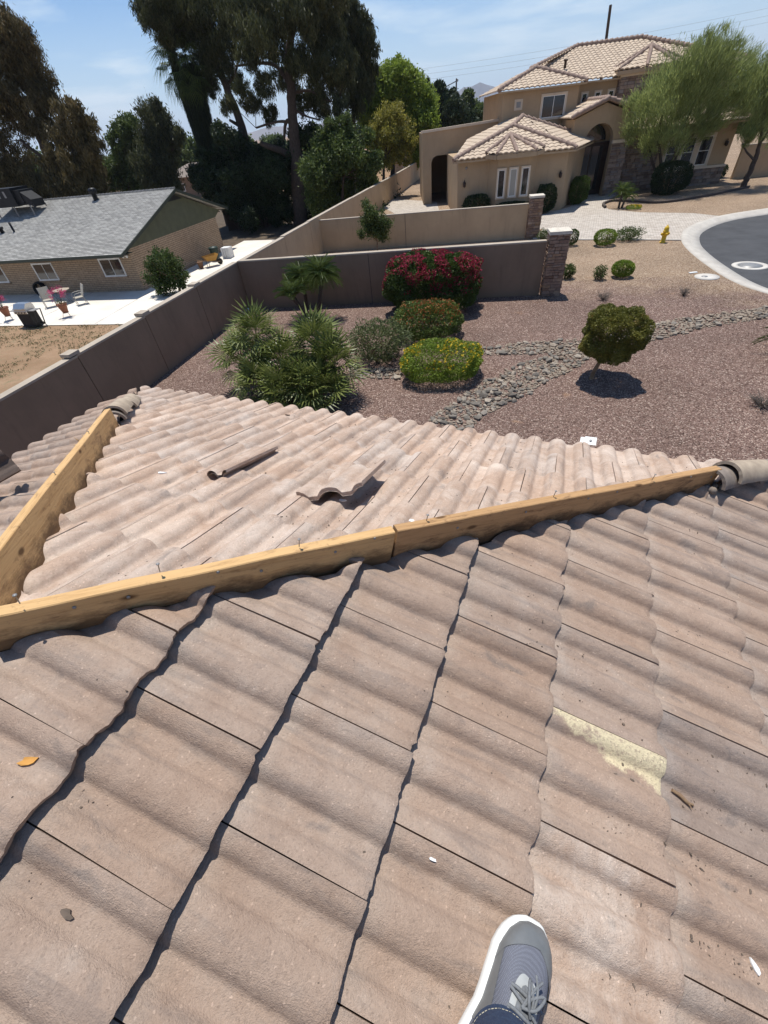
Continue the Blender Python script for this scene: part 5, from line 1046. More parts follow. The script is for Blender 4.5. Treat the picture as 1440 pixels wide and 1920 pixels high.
# ------------------------------------------------------------------ hydrant, lids, jug
hy = thing('fire_hydrant', 'yellow fire hydrant beside the paved driveway', 'fire hydrant', (3.28, 25.35, 0), R(20))
MB().lathe([(.13, 0), (.13, .03), (.095, .04), (.095, .40), (.12, .42), (.12, .45), (.10, .46), (.105, .52), (.09, .58), (.05, .63), (.03, .64), (.03, .68), (.001, .68)], seg=16).build('body', MT['hydrant'], hy)
for M in (Matrix.Rotation(R(90), 4, 'Y'), Matrix.Rotation(R(-90), 4, 'Y'), Matrix.Rotation(R(90), 4, 'X')):
    o = MB().lathe([(.05, 0), (.05, .12), (.062, .125), (.062, .16), (.025, .165), (.025, .19), (.001, .19)], seg=10).build('outlet', MT['hydrant'], hy); o.matrix_local = Matrix.Translation((0, 0, .34)) @ M
mh = thing('manhole', 'round manhole cover set in a pale concrete ring on the asphalt', 'manhole', (6.04, 21.9, -.12))
MB().lathe([(.60, 0), (.60, .010), (.40, .012), (.40, 0)], seg=40).build('ring', MT['concrete'], mh); MB().lathe([(.39, 0), (.39, .008), (.001, .009)], seg=32).build('cover', MT['grey_metal'], mh)
ld = thing('valve_cover', 'round pale concrete valve cover lying in the tan gravel', 'cover', (4.32, 19.8, 0))
MB().lathe([(.39, 0), (.39, .025), (.16, .028), (.001, .028)], seg=36).build('collar', MT['concrete'], ld); MB().lathe([(.10, .028), (.10, .033), (.001, .034)], (-.08, -.02, 0), 20).build('lid', MT['grey_metal'], ld)
o = MB().lathe([(.07, 0), (.075, .02), (.075, .13), (.03, .16), (.03, .19), (.001, .19)], seg=12).build('jug', MT['plastic_white']); o.location = (-11.96, 14.28, .06); o.rotation_euler = (R(75), .2, .6); tag(o, 'white plastic jug lying in the corner of the two brown walls', 'jug')
sc = MB().box(-.14, .14, -.05, .05, 0, .02).build('paper_scrap', MT['plastic_white']); sc.location = (3.95, 20.35, .004); sc.rotation_euler = (0, 0, .4); tag(sc, 'small white paper scrap near the round valve cover', 'scrap')
# ------------------------------------------------------------------ the big stucco house across the drive
H2 = thing('stucco_house', 'large two storey tan stucco house with clay tile roofs and arched entry', 'house', (-1.95, 34.88, 0), R(20))
def hp(mb, name, m_): return mb.build(name, MT[m_], H2)
def footprint(pts, z0, z1, m_='house_tan', name='wall'): return hp(MB().prism(pts, z0, z1), name, m_)
def front(poly, y0, y1, m_='house_tan', name='wall'):            # polygon in x, z standing at depth y0..y1
    return hp(MB().prism(poly, y0, y1, 0, lambda a, b, d: (a, d, b)), name, m_)
def arch(x0, x1, z0, zs, n=14):
    cx = (x0 + x1) / 2; r = (x1 - x0) / 2; return [(x1, z0), (x1, zs)] + [(cx + r * math.cos(math.pi * i / n), zs + r * .98 * math.sin(math.pi * i / n)) for i in range(1, n)] + [(x0, zs), (x0, z0)]
def window(x, z, w, h, y, pane='glass', cols=1, rows=1, trim=.10, parent=H2, fm='white', depth=.06):
    f = MB(); f.box(x - w / 2 - trim, x + w / 2 + trim, y - .05, y + .02, z + h / 2, z + h / 2 + trim); f.box(x - w / 2 - trim, x + w / 2 + trim, y - .06, y + .02, z - h / 2 - trim, z - h / 2)
    f.box(x - w / 2 - trim, x - w / 2, y - .05, y + .02, z - h / 2, z + h / 2); f.box(x + w / 2, x + w / 2 + trim, y - .05, y + .02, z - h / 2, z + h / 2)
    o = f.build('window', MT['trim'] if parent is H2 else MT[fm], parent)
    k = .035; s_ = MB(); s_.box(x - w / 2, x + w / 2, y - .035, y - .01, z - h / 2, z - h / 2 + k); s_.box(x - w / 2, x + w / 2, y - .035, y - .01, z + h / 2 - k, z + h / 2)
    for i in range(cols + 1): xx = x - w / 2 + w * i / cols; a = min(max(xx, x - w / 2 + k / 2), x + w / 2 - k / 2); s_.box(a - k / 2, a + k / 2, y - .034, y - .011, z - h / 2 + k, z + h / 2 - k)
    for i in range(1, rows): zz = z - h / 2 + h * i / rows; s_.box(x - w / 2 + k, x + w / 2 - k, y - .033, y - .012, zz - k / 2, zz + k / 2)
    s_.build('frame', MT[fm], o)
    for i in range(cols): MB().box(x - w / 2 + w * i / cols + .02, x - w / 2 + w * (i + 1) / cols - .02, y - .024, y - .006, z - h / 2 + .02, z + h / 2 - .02).build('pane', MT[pane], o)
    return o
def tiled(name, poly, parent=H2, per=.34, row=.42, amp=.06, m_='far_tile', thick=.04):
    """clay tile roof plane: rolls run down the slope in stepped rows; poly is a planar convex list of points"""
    P = [Vector(p) for p in poly]; n = (P[1] - P[0]).cross(P[2] - P[0]).normalized()
    if n.z < 0: n = -n
    dn = Vector((n.x, n.y, 0)); dn = (Vector((0, 0, -1)) - n * (-n.z)).normalized(); al = n.cross(dn)
    o = P[0]; us = [(p - o).dot(al) for p in P]; vs_ = [(p - o).dot(dn) for p in P]
    u0, u1, v0, v1 = min(us), max(us), min(vs_), max(vs_); bm = bmesh.new(); sub = 4; du = per / sub
    nu = int((u1 - u0) / du) + 2; nv = int((v1 - v0) / row) + 2
    hs = [(0, .75, 1, .75)[i % 4] * amp for i in range(nu)]
    prev = None
    for j in range(nv):
        vb = v1 - j * row
        low = [bm.verts.new(o + al * (u0 + i * du) + dn * vb + n * (hs[i] + .03)) for i in range(nu)]
        top = [bm.verts.new(o + al * (u0 + i * du) + dn * (vb - row) + n * hs[i]) for i in range(nu)]
        for i in range(nu - 1):
            f = bm.faces.new((low[i], low[i + 1], top[i + 1], top[i])); f.smooth = True
            if prev: bm.faces.new((prev[i], prev[i + 1], low[i + 1], low[i])) if False else None
        if j == 0:
            bt = [bm.verts.new(v.co - n * .07) for v in low]; lo2 = [bm.verts.new(v.co) for v in low]
            for i in range(nu - 1): bm.faces.new((lo2[i], bt[i], bt[i + 1], lo2[i + 1]))
        else:
            lo2 = [bm.verts.new(v.co) for v in low]; to2 = [bm.verts.new(v.co) for v in ptop]
            for i in range(nu - 1): bm.faces.new((lo2[i], to2[i], to2[i + 1], lo2[i + 1]))
        ptop = top
    c = sum(P, Vector()) / len(P)
    for i in range(len(P)):
        a, b = P[i], P[(i + 1) % len(P)]; e = (b - a).normalized(); no = e.cross(n)
        if (c - a).dot(no) > 0: no = -no
        bmesh.ops.bisect_plane(bm, geom=bm.verts[:] + bm.edges[:] + bm.faces[:], plane_co=a + no * .03, plane_no=no, clear_outer=True)
    me = bpy.data.meshes.new(name); bm.to_mesh(me); bm.free(); me.materials.append(MT[m_]); o2 = link(name, me, parent); o2['kind'] = 'stuff'
    return o2
def caps(pts, r=.14, step=.36, parent=H2):
    mb = MB()
    for a, b in zip(pts[:-1], pts[1:]):
        a = Vector(a); b = Vector(b); d = b - a; n = max(1, int(d.length / step)); d = d / n
        for i in range(n): mb.tube([a + d * i + Vector((0, 0, .03)), a + d * (i + 1.08) + Vector((0, 0, .07))], [r * .85, r * 1.08], 8)
    o = mb.build('ridge_caps', MT['ridge_tile'], parent); o['kind'] = 'stuff'; return o
def eave(a, b, h=.09, w=.10):
    mb = MB(); mb.bar(Vector(a) - Vector((0, 0, h / 2 + .05)), Vector(b) - Vector((0, 0, h / 2 + .05)), w, h); mb.build('fascia', MT['house_tan'], H2)
# garage block
footprint([(-6.6, 0), (0, 0), (2.4, 4.5), (2.4, 8.2), (-6.6, 8.2)], -.1, 3.0)
A1, A2_, A3 = (-6.95, -.35, 3.03), (.30, -.35, 3.03), (2.85, 4.45, 3.06); F1 = (-2.79, 3.5, 4.22); F2 = (-1.95, 5.0, 4.58)
tiled('roof_tiles', [A1, A2_, F1]); tiled('roof_tiles', [A2_, A3, F2]); tiled('roof_tiles', [A2_, F2, F1]); tiled('roof_tiles', [A1, F1, F2]); tiled('roof_tiles', [A1, F2, (-2.4, 7.0, 4.5), (-5.2, 7.0, 3.6)])
tiled('roof_tiles', [A3, (2.85, 7.0, 3.2), F2]); tiled('roof_tiles', [(2.85, 7.0, 3.2), (-2.4, 7.0, 4.5), F2])
caps([A1, F1, F2]); caps([A2_, F1]); caps([A3, F2]); eave(A1, A2_); eave(A2_, A3)
# bay with its own little fan of a roof
footprint([(-4.75, 0), (-4.25, -.55), (-2.35, -.55), (-1.85, 0)], -.1, 2.98)
ap = (-3.3, 1.55, 3.86); bc = [(-5.0, -.38, 3.22), (-4.45, -.95, 3.16), (-3.3, -1.0, 3.16), (-2.15, -.95, 3.16), (-1.6, -.38, 3.22)]
for a, b in zip(bc[:-1], bc[1:]): tiled('roof_tiles', [a, b, ap]); eave(a, b, .2)
for a in bc: caps([a, ap], .11)
footprint([(-4.75, 0.02), (-4.25, -.60), (-2.35, -.60), (-1.85, 0.02)], 2.98, 3.14, 'trim', 'cornice')
for x, p in ((-4.02, 'glass'), (-3.30, 'glass_pale'), (-2.58, 'glass')): window(x, 1.72, .40, 1.35, -.56, p, 1, 1, .08)
def wall_lamp(x, y, z, parent):
    mb = MB(); mb.box(x - .05, x + .05, y - .03, y, z - .12, z + .12); mb.tube([(x, y - .02, z + .15), (x, y - .12, z + .2), (x, y - .16, z + .12)], .015, 5)
    mb.lathe([(.03, .1), (.09, .06), (.08, -.12), (.05, -.16), (.001, -.18)], (x, y - .16, z), 8); mb.build('wall_lamp', MT['bronze'], parent)
wall_lamp(-6.2, 0, 1.85, H2); wall_lamp(-.33, 0, 1.85, H2)
for x in (-6.1, ): MB().lathe([(.07, 0), (.07, .05), (.001, .06)], seg=10).build('vent', MT['grey_metal'], H2).matrix_local = Matrix.Translation((x, 0, 2.6)) @ Matrix.Rotation(R(90), 4, 'X')
# carport wing with an arched opening
pd = 8.2
op = [(-5.5, -.1), (-5.5, 2.55), (-5.62, 2.82), (-5.9, 2.95), (-7.4, 2.95), (-7.68, 2.82), (-7.8, 2.55), (-7.8, -.1)]
front([(-8.45, -.1), (-8.45, 4.28), (-2.4, 4.50), (-2.4, -.1)] + op, pd, pd + .35)
hp(MB().prism([(-8.55, 4.28), (-8.55, 4.42), (-2.4, 4.64), (-2.4, 4.50)], pd - .08, pd + .5, 0, lambda a, b, d: (a, d, b)), 'parapet_cap', 'trim')
footprint([(-8.45, pd + .35), (-8.1, pd + .35), (-8.1, pd + 7), (-8.45, pd + 7)], -.1, 4.25)
footprint([(-8.45, pd + 7), (-2.4, pd + 7), (-2.4, pd + 7.3), (-8.45, pd + 7.3)], -.1, 4.25); hp(MB().box(-8.4, -2.4, pd + .3, pd + 7, 3.9, 4.1), 'ceiling', 'house_tan')
for x, z in ((-4.6, 3.2), (-3.9, 3.45)): hp(MB().box(x - .08, x + .08, pd - .16, pd, z - .12, z + .16), 'wall_lamp', 'bronze')
# second storey wing
footprint([(-2.95, 7), (2.1, 7), (2.1, 16), (-2.95, 16)], 2.5, 5.95)
e0, e1, ap2 = (-3.35, 6.65, 6.0), (2.45, 6.65, 6.0), (-.35, 9.6, 7.0)
r1, r2 = (3.6, 14.2, 8.1), (8.3, 14.2, 8.14)
tiled('roof_tiles', [e0, e1, ap2]); m0 = (2.9, 8.1, 6.08); m1 = (11.5, 8.1, 6.08)
# main roof
tiled('roof_tiles', [m0, (12.6, 8.1, 6.08), r2, r1, (-.1, 10.1, 7.0)] if False else [(-2.2, 9.5, 6.54), (-2.2, 8.1, 6.08), (13.6, 8.1, 6.08), r2, r1]); tiled('roof_tiles', [(-3.35, 6.65, 6.0), ap2, r1, (-3.35, 17, 5.9)] if False else [e0, ap2, (-.35, 16, 7.0), (-3.35, 16, 6.0)])
tiled('roof_tiles', [(13.6, 8.1, 6.08), (13.6, 20, 6.08), r2]); tiled('roof_tiles', [ap2, r1, (3.6, 18, 8.1), (-.35, 16, 7.0)] if False else [(-.35, 9.6, 7.0), r1, (3.6, 16, 8.0)])
caps([e0, ap2, (-.4, 10.95, 7.03), r1, r2]); caps([e1, ap2]); caps([r2, (13.6, 8.1, 6.15)]); eave(e0, e1); eave((2.45, 8.12, 6.06), (13.6, 8.12, 6.06))
footprint([(2.1, 8.5), (5.6, 8.5), (5.6, 16), (2.1, 16)], 2.5, 6.0); footprint([(5.6, 8.6), (13.2, 8.6), (13.2, 18), (5.6, 18)], 0, 5.98)
window(.5, 4.95, 1.5, 1.1, 7.0, 'glass', 2, 1, .12)
v = MB(); v.box(-2.15, -1.6, 6.96, 7.02, 4.95, 5.5); v.build('vent', MT['trim'], H2); hp(MB().box(-2.02, -1.73, 6.94, 6.97, 5.08, 5.37), 'vent_screen', 'grey_metal')
for x in (3.0, 3.9, 4.8): window(x, 5.2, .34, .45, 8.5, 'glass', 1, 1, .09)
# roof pipe
hp(MB().lathe([(.09, 0), (.09, .35), (.14, .35), (.14, .45), (.001, .46)], (1.8, 10.2, 6.85), 8), 'roof_vent', 'bronze')
# stone turret
tx, ty = 7.0, 8.8; oc = [(tx + 2.0 * math.cos(R(180 + 22.5 + 45 * i)), ty + 2.0 * math.sin(R(180 + 22.5 + 45 * i))) for i in range(-1, 5)]
footprint(oc, 0, 6.0, 'mortar', 'stone_turret_core')
footprint([(tx + (x - tx) * 1.05, ty + (y - ty) * 1.05) for x, y in oc], 6.0, 6.3, 'trim', 'cornice')
rg = random.Random(5)
def far_ledge(a, b, z0, z1):
    """ledge stones of a far wall, joined: too small in the picture to pick apart one by one"""
    a = Vector(a); b = Vector(b); d = b - a; ln = d.length; x = d / ln; nrm = Vector((x.y, -x.x, 0)); mb = MB(); z = z0
    while z < z1 - .05:
        h = min(rg.choice((.12, .16, .2)), z1 - z); u = 0
        while u < ln - .05:
            l = min(rg.choice((.25, .35, .5)), ln - u); M = Matrix((x, -nrm, Vector((0, 0, 1)))).transposed().to_4x4(); M.translation = a + x * u + Vector((0, 0, z))
            mb.box(.01, l - .01, -rg.uniform(.02, .06), .05, .01, h - .01, rg.randrange(3), M); u += l
        z += h
    return mb
MT['ls0'] = simple('ledge_stone_brown', (.22, .155, .12), (.13, .09, .07), 5, .9); MT['ls1'] = simple('ledge_stone_tan', (.33, .25, .20), (.2, .15, .12), 5, .9); MT['ls2'] = simple('ledge_stone_grey', (.26, .22, .20), (.15, .12, .11), 5, .9)
LS = [MT['ls0'], MT['ls1'], MT['ls2']]
def ledge_part(a, b, z0, z1): o = far_ledge((a[0], a[1], 0), (b[0], b[1], 0), z0, z1).build('stone_cladding', LS, H2); o['kind'] = 'stuff'
for a, b in zip(oc[:-1], oc[1:]): ledge_part(a, b, 3.2, 6.0)
ta = (tx, ty + .1, 7.35); tb = [(tx + 2.35 * math.cos(R(180 + 22.5 + 45 * i)), ty + 2.35 * math.sin(R(180 + 22.5 + 45 * i)), 6.36) for i in range(-1, 5)]
for a, b in zip(tb[:-1], tb[1:]): tiled('roof_tiles', [a, b, ta]); eave(a, b, .2)
for a in tb: caps([a, ta], .12)
# entry portal
yp = 4.0
front([(1.25, -.1), (1.25, 4.2), (3.09, 4.85), (4.95, 4.2), (4.95, -.1)] + arch(2.1, 3.95, -.1, 2.98), yp, yp + .5)
footprint([(1.25, yp + .5), (1.6, yp + .5), (1.6, 8.5), (1.25, 8.5)], -.1, 4.2); footprint([(4.6, yp + .5), (4.95, yp + .5), (4.95, 8.6), (4.6, 8.6)], -.1, 4.2)
hp(MB().box(1.6, 4.6, yp + 1.3, yp + 1.6, -.1, 4.4), 'wall', 'house_tan')
pk = (3.09, 3.75, 5.0); tiled('roof_tiles', [(.95, 3.75, 4.28), pk, (3.09, 8.4, 5.0), (.95, 8.4, 4.28)]); tiled('roof_tiles', [pk, (5.25, 3.75, 4.28), (5.25, 8.6, 4.28), (3.09, 8.6, 5.0)])
caps([(.95, 3.75, 4.28), pk, (5.25, 3.75, 4.28)], .13); caps([pk, (3.09, 8.4, 5.0)])
for x0, x1 in ((3.97, 4.97), (1.23, 2.08)):
    ledge_part((x0, yp - .03), (x1, yp - .03), -.05, 2.82); hp(MB().box(x0 - .05, x1 + .03, yp - .12, yp + .1, 2.82, 2.98), 'stone_sill', 'trim')
door = MB(); door.box(1.7, 4.5, 5.1, 5.18, 0, 2.9); do = hp(door, 'door', 'bronze')
for i in range(2): MB().box(2.3 + .8 * i, 2.98 + .8 * i, 5.07, 5.1, .3, 2.7).build('pane', MT['glass'], do)
wi = front([(2.2, 3.0), (3.85, 3.0)] + [(3.025 + .82 * math.cos(math.pi * i / 12), 3.0 + .82 * math.sin(math.pi * i / 12)) for i in range(1, 12)], 5.1, 5.18, 'glass', 'fan_window')
ch = MB(); ch.box(3.5, 3.9, 4.6, 5.0, .35, .42); ch.box(3.5, 3.9, 4.95, 5.0, .42, .9)
# right wing
footprint([(4.95, 4.6), (12.1, 4.6), (12.1, 12), (4.95, 12)], -.1, 3.3)
tiled('roof_tiles', [(4.7, 4.2, 3.34), (12.5, 4.2, 3.34), (10.0, 8.4, 4.6), (4.7, 8.4, 4.6)]); tiled('roof_tiles', [(12.5, 4.2, 3.34), (12.5, 12, 3.34), (10.0, 8.4, 4.6)]); caps([(12.5, 4.2, 3.34), (10.0, 8.4, 4.6)]); eave((4.7, 4.2, 3.34), (12.5, 4.2, 3.34))
ledge_part((4.97, 4.55), (12.15, 4.55), -.05, .95); ledge_part((4.97, 4.58), (7.4, 4.58), .95, 3.2); hp(MB().box(7.4, 12.15, 4.44, 4.62, .95, 1.07), 'stone_sill', 'trim')
for x in (8.3, 9.35, 10.4): window(x, 1.9, .72, 1.5, 4.6, 'glass', 1, 2, .16)
wall_lamp(11.7, 4.6, 2.2, H2)
gw = wall_thing('cross_wall', 'sunlit tan garden wall at the far right behind the mesquite tree', (8.9, 45.0), (24, 50.5), 1.9, .2, MT['house_tan'], -.2, [.5])
# planting round the house
def w2(lx, ly): a = R(20); return (-1.95 + lx * math.cos(a) - ly * math.sin(a), 34.88 + lx * math.sin(a) + ly * math.cos(a))
for nm, lab, (x, y), rx, ry, h, lm, n in (('round_shrub', 'dark clipped ball shrub at the left garage corner', w2(-5.45, -.55), .85, .55, 1.35, 'dark', 5000), ('hedge', 'dark hedge standing right of the three bay windows', w2(-1.15, -.6), .62, .5, 1.5, 'dark', 5000), ('hedge', 'low dark hedge under the three bay windows', w2(-3.3, -1.05), 1.1, .35, .85, 'dark', 4500),
    ('hedge', 'tall bright green shrub at the right garage corner', w2(1.55, 1.6), .60, .6, 1.5, 'hedge', 6000), ('round_shrub', 'large round dark shrub under the mesquite tree', (4.4, 39.4), 1.15, 1.0, 1.75, 'dark', 9000), ('hedge', 'dark low shrub below the tall right windows', (7.6, 44.6), .85, .5, 1.0, 'dark', 3500)):
    bush(nm, lab, 'shrub', x, y, rx, ry, h, n, .09, .05, lm, int(x * 31) + 900, rot=R(20), inner=.25)
bush('flowering_bush', 'tiny yellow flowering plant in the planting bed', 'plant', 2.3, 34.1, .42, .38, .22, 1500, .05, .03, 'lime', 71, 'gold', .5, 'top', trunk=False)
sg = thing('date_palm', 'young feathery palm in the small kerbed bed by the walk', 'palm', (1.5, 34.7, 0))
for i, (ox, oy, hh) in enumerate(((0, 0, .8), (.16, .05, .55))):
    MB().tube([(ox, oy, -.05), (ox * 1.4, oy, hh * .5), (ox * 1.8, oy * 1.2, hh)], [.07, .06, .06], 7).build('trunk', MT['bark'], sg)
    for q in range(20): frond_at(sg, PIN[q % 3], Vector((ox * 1.8, oy * 1.2, hh)), q * 2.4, R(78) - R(80) * q / 20, 0, .75)
# ------------------------------------------------------------------ utility poles, wires
pa, pb = Vector(POLE['a']), Vector(POLE['b']); dr = (pb - pa).normalized(); 
t = MB().tube([pa - dr * 14, pb], [.24, .17], 8).build('utility_pole', MT['pole']); tag(t, 'tall bare wooden pole rising behind the big house roof', 'utility pole')
c_, d_ = Vector(POLE['c']), Vector(POLE['d']); up = thing('utility_pole', 'distant wooden pole with a crossarm above the trees', 'utility pole', (d_.x, d_.y, 0))
MB().tube([(0, 0, ZL), (0, 0, d_.z)], [.22, .16], 7).build('pole', MT['pole'], up); MB().bar((-2.4, -.9, d_.z - 1.2), (.4, .15, d_.z - .3), .16, .16).build('crossarm', MT['pole'], up)
MB().bar((.0, .0, d_.z - .35), (.35, .1, d_.z - .35), .3, .4).build('transformer', MT['grey_metal'], up)
wr = thing('power_line', 'three thin power wires crossing the sky above the big house', 'power line', (0, 130, 0))
for k_ in ('w0', 'w1', 'w2'):
    a, b = Vector(POLE[k_][0]), Vector(POLE[k_][1]); pts = [a.lerp(b, i / 16) - Vector((0, 130, 3.2 * 4 * (i / 16) * (1 - i / 16) * .35)) for i in range(17)]; MB().tube(pts, .011, 4, False).build('wire', MT['pole'], wr)
# ------------------------------------------------------------------ the low brick house next door
H1 = thing('brick_house', 'low tan block house with a grey shingle roof beyond the boundary wall', 'house', (px0, py0, ZL), R(9.9))
def hb(mb, name, m_, parent=None): return mb.build(name, MT[m_], parent or H1)
WH = 2.28; DP = 10.9; RD = 6.2; RZ = WH + .06 + (RD + .4) * .333; OV = 1.15; EZ = WH - .04; PS = (RZ - EZ) / (RD + OV)
def gfront(mb, poly, x0, x1): return mb.prism(poly, x0, x1, 0, lambda a, b, d: (d, a, b))
mb = MB(); mb.box(-26, 0, 0, .2, -.1, WH + .2); hb(mb, 'wall', 'brick')
hb(MB().box(-.2, -.001, .2, DP, -.1, WH), 'wall', 'brick'); hb(MB().box(-26, -.2, DP - .2, DP, -.1, WH), 'wall', 'brick')
gb = gfront(MB(), [(.0, WH), (.0, EZ + OV * PS - .12), (RD, RZ - .18), (DP + .9, WH + .35), (DP, WH)], -.2, .0); hb(gb, 'gable', 'green_siding')
hb(MB().box(-26.1, .30, -OV + .03, -.01, EZ - .12, EZ - .09), 'soffit', 'dark_trim')
sl_ = math.atan(.333)
def shp(y0, y1, z0, z1, name):
    d = Vector((0, y1 - y0, z1 - z0)); ln = d.length; Y = d.normalized(); X = Vector((1, 0, 0)); Z = X.cross(Y); M = frame(X, Y, Z, Vector((0, y0, z0)))
    n = int(ln / .15); o = MB()
    for i in range(n):
        a = ln * i / n; b = ln * (i + 1) / n; o.add([(-26.4, a, .022), (.42, a, .022), (.42, b, .002), (-26.4, b, .002), (-26.4, a, -.01), (.42, a, -.01)], [(0, 1, 2, 3), (4, 5, 1, 0)])
    o.box(-26.4, .42, 0, ln, -.10, -.011); r = hb(o, name, 'shingle'); r.matrix_local = M; return r
rf = shp(-OV, RD, EZ, RZ, 'roof'); rb = shp(DP + 1.5, RD, WH - .06, RZ, 'roof') if False else None
bk = MB(); bk.add([(-26.4, RD, RZ), (.42, RD, RZ), (.42, DP + 1.5, WH + .42), (-26.4, DP + 1.5, WH + .42), (-26.4, RD, RZ - .1), (.42, RD, RZ - .1), (.42, DP + 1.5, WH + .32), (-26.4, DP + 1.5, WH + .32)], [(3, 2, 1, 0), (4, 5, 6, 7), (1, 2, 6, 5), (2, 3, 7, 6), (0, 1, 5, 4)]); hb(bk, 'roof', 'shingle')
f = MB(); f.bar((.44, -OV - .02, EZ - .06), (.44, RD, RZ - .07), .05, .16); f.bar((.44, RD, RZ - .07), (.44, DP + 1.5, WH + .34), .05, .16); f.bar((-26.4, -OV - .025, EZ - .06), (.46, -OV - .025, EZ - .06), .05, .14); hb(f, 'fascia', 'dark_trim')
hb(gfront(MB(), [(RD - 1.1, RZ - .62), (RD, RZ - .25), (RD + 1.1, RZ - .62)], .0, .03), 'gable_vent', 'black')
rc = MB()
for i in range(90): x = -26.3 + .297 * i; rc.tube([(x, RD, RZ + .02), (x + .3, RD, RZ + .035)], [.07, .08], 6)
o = hb(rc, 'ridge_caps', 'shingle'); o['kind'] = 'stuff'
def wnd(x, z, w, h):
    o = window(x, z, w, h, 0, 'glass', 2, 1, .05, H1, 'white'); 
    MB().box(x - w / 2 - .12, x + w / 2 + .12, -.10, .0, z - h / 2 - .12, z - h / 2 - .05).build('sill', MT['brick'], o)
    if w > 1: MB().box(x - w / 2 + .04, x - w / 2 + w * .42, -.005, .0, z - h / 2 + .04, z + h / 2 - .04).build('curtain', MT['white'], o)
wnd(-1.62, 1.38, 1.5, .92); wnd(-6.85, 1.32, 1.5, .92); wnd(-11.0, 1.3, 1.5, .92)
for x in (-.42, -.16):
    hb(MB().lathe([(.05, 0), (.055, .05), (.085, .13), (.08, .14), (.001, .11)], seg=10), 'floodlight', 'white').matrix_local = Matrix.Translation((x, -.02, 1.98)) @ Matrix.Rotation(R(110), 4, 'X')
# rooftop plant
def rz_(y): return EZ + (y + OV) * PS
ac = thing('air_conditioner', 'dark rooftop air conditioner on legs above the shingles', 'air conditioner', (0, 0, 0)); ac.matrix_world = Matrix.Translation((px0, py0, ZL)) @ Matrix.Rotation(R(9.9), 4, 'Z')
y0 = 4.0; zb = rz_(y0 + .9) + .35
MB().box(-12.7, -10.5, y0, y0 + 1.5, zb, zb + 1.0).build('cabinet', MT['black'], ac)
MB().box(-10.5, -10.0, y0 + .15, y0 + 1.35, zb + .1, zb + .85).build('cabinet', MT['black'], ac)
MB().prism([(-10.0, zb + .1), (-10.0, zb + .75), (-9.4, zb + .30), (-9.4, zb - .1)], y0 + .2, y0 + 1.2, 0, lambda a, b, d: (a, d, b)).build('duct', MT['black'], ac)
for i in range(2): MB().box(-11.7 + i * .5, -11.55 + i * .5, y0 - .012, y0, zb + .5, zb + .85).build('label_plate', MT['grey_metal'], ac)
for x in (-12.6, -11.0, -9.6):
    for y in (y0 + .1, y0 + 1.4): MB().bar((x, y, rz_(y)), (x, y, zb), .06).build('leg', MT['grey_metal'], ac)
def on_roof(x, y): return Matrix.Translation((px0, py0, ZL)) @ Matrix.Rotation(R(9.9), 4, 'Z') @ Matrix.Translation((x, y, rz_(y)))
tv = hb(MB().lathe([(.16, -.1), (.16, .35), (.26, .37), (.26, .58), (.18, .66), (.001, .68)], (-5.5, 5.6, rz_(5.6)), 14), 'roof_vent', 'black')
hb(MB().lathe([(.07, -.1), (.07, .55), (.001, .55)], (-10.0, 2.2, rz_(2.2)), 10), 'vent_pipe', 'black'); hb(MB().lathe([(.13, -.1), (.13, .2), (.2, .22), (.2, .32), (.001, .36)], (-11.0, 2.2, rz_(2.2)), 10), 'roof_vent', 'black')
# ------------------------------------------------------------------ things on the patio
def at(name, label, cat, x, y, rz=0, group=None): return thing(name, label, cat, (x, y, ZL + .014), rz, group)
bq = at('barbecue', 'black gas barbecue with a steel hood on the dry grass edge', 'barbecue', LEFT['bbq'][0], LEFT['bbq'][1] + .1, R(8))
MB().box(-.42, .42, -.26, .26, .08, .72).build('cabinet', MT['black'], bq); MB().box(-.46, .46, -.30, .30, .02, .08).build('base', MT['black'], bq)
MB().prism([(-.30, .80), (-.30, .95), (-.12, 1.14), (.22, 1.14), (.30, 1.0), (.30, .80)], -.40, .40, 0, lambda a, b, d: (d, a, b)).build('hood', MT['steel'], bq)
MB().box(-.44, .44, -.33, -.28, .70, .82).build('control_panel', MT['steel'], bq)
for i in range(4): MB().lathe([(.03, 0), (.03, .03), (.001, .03)], seg=8).build('knob', MT['black'], bq).matrix_local = Matrix.Translation((-.3 + .2 * i, -.33, .76)) @ Matrix.Rotation(R(90), 4, 'X')
MB().box(-.44, .44, -.3, .3, .72, .80).build('firebox', MT['black'], bq)
for s_ in (-1, 1): MB().box(s_ * .62 - .2, s_ * .62 + .2, -.24, .24, .80, .83).build('side_shelf', MT['grey_metal'], bq)
MB().bar((.80, -.22, .80), (.55, -.22, .02), .04).build('leg', MT['black'], bq); MB().bar((.80, .22, .80), (.55, .22, .02), .04).build('leg', MT['black'], bq)
MB().tube([(-.3, -.40, .96), (.3, -.40, .96)], .018, 6).build('handle', MT['steel'], bq)
for s_ in (-1, 1): MB().lathe([(.08, -.02), (.08, .02), (.001, .021)], seg=12).build('wheel', MT['black'], bq).matrix_local = Matrix.Translation((.44 * s_, .2, .08)) @ Matrix.Rotation(R(90), 4, 'Y')
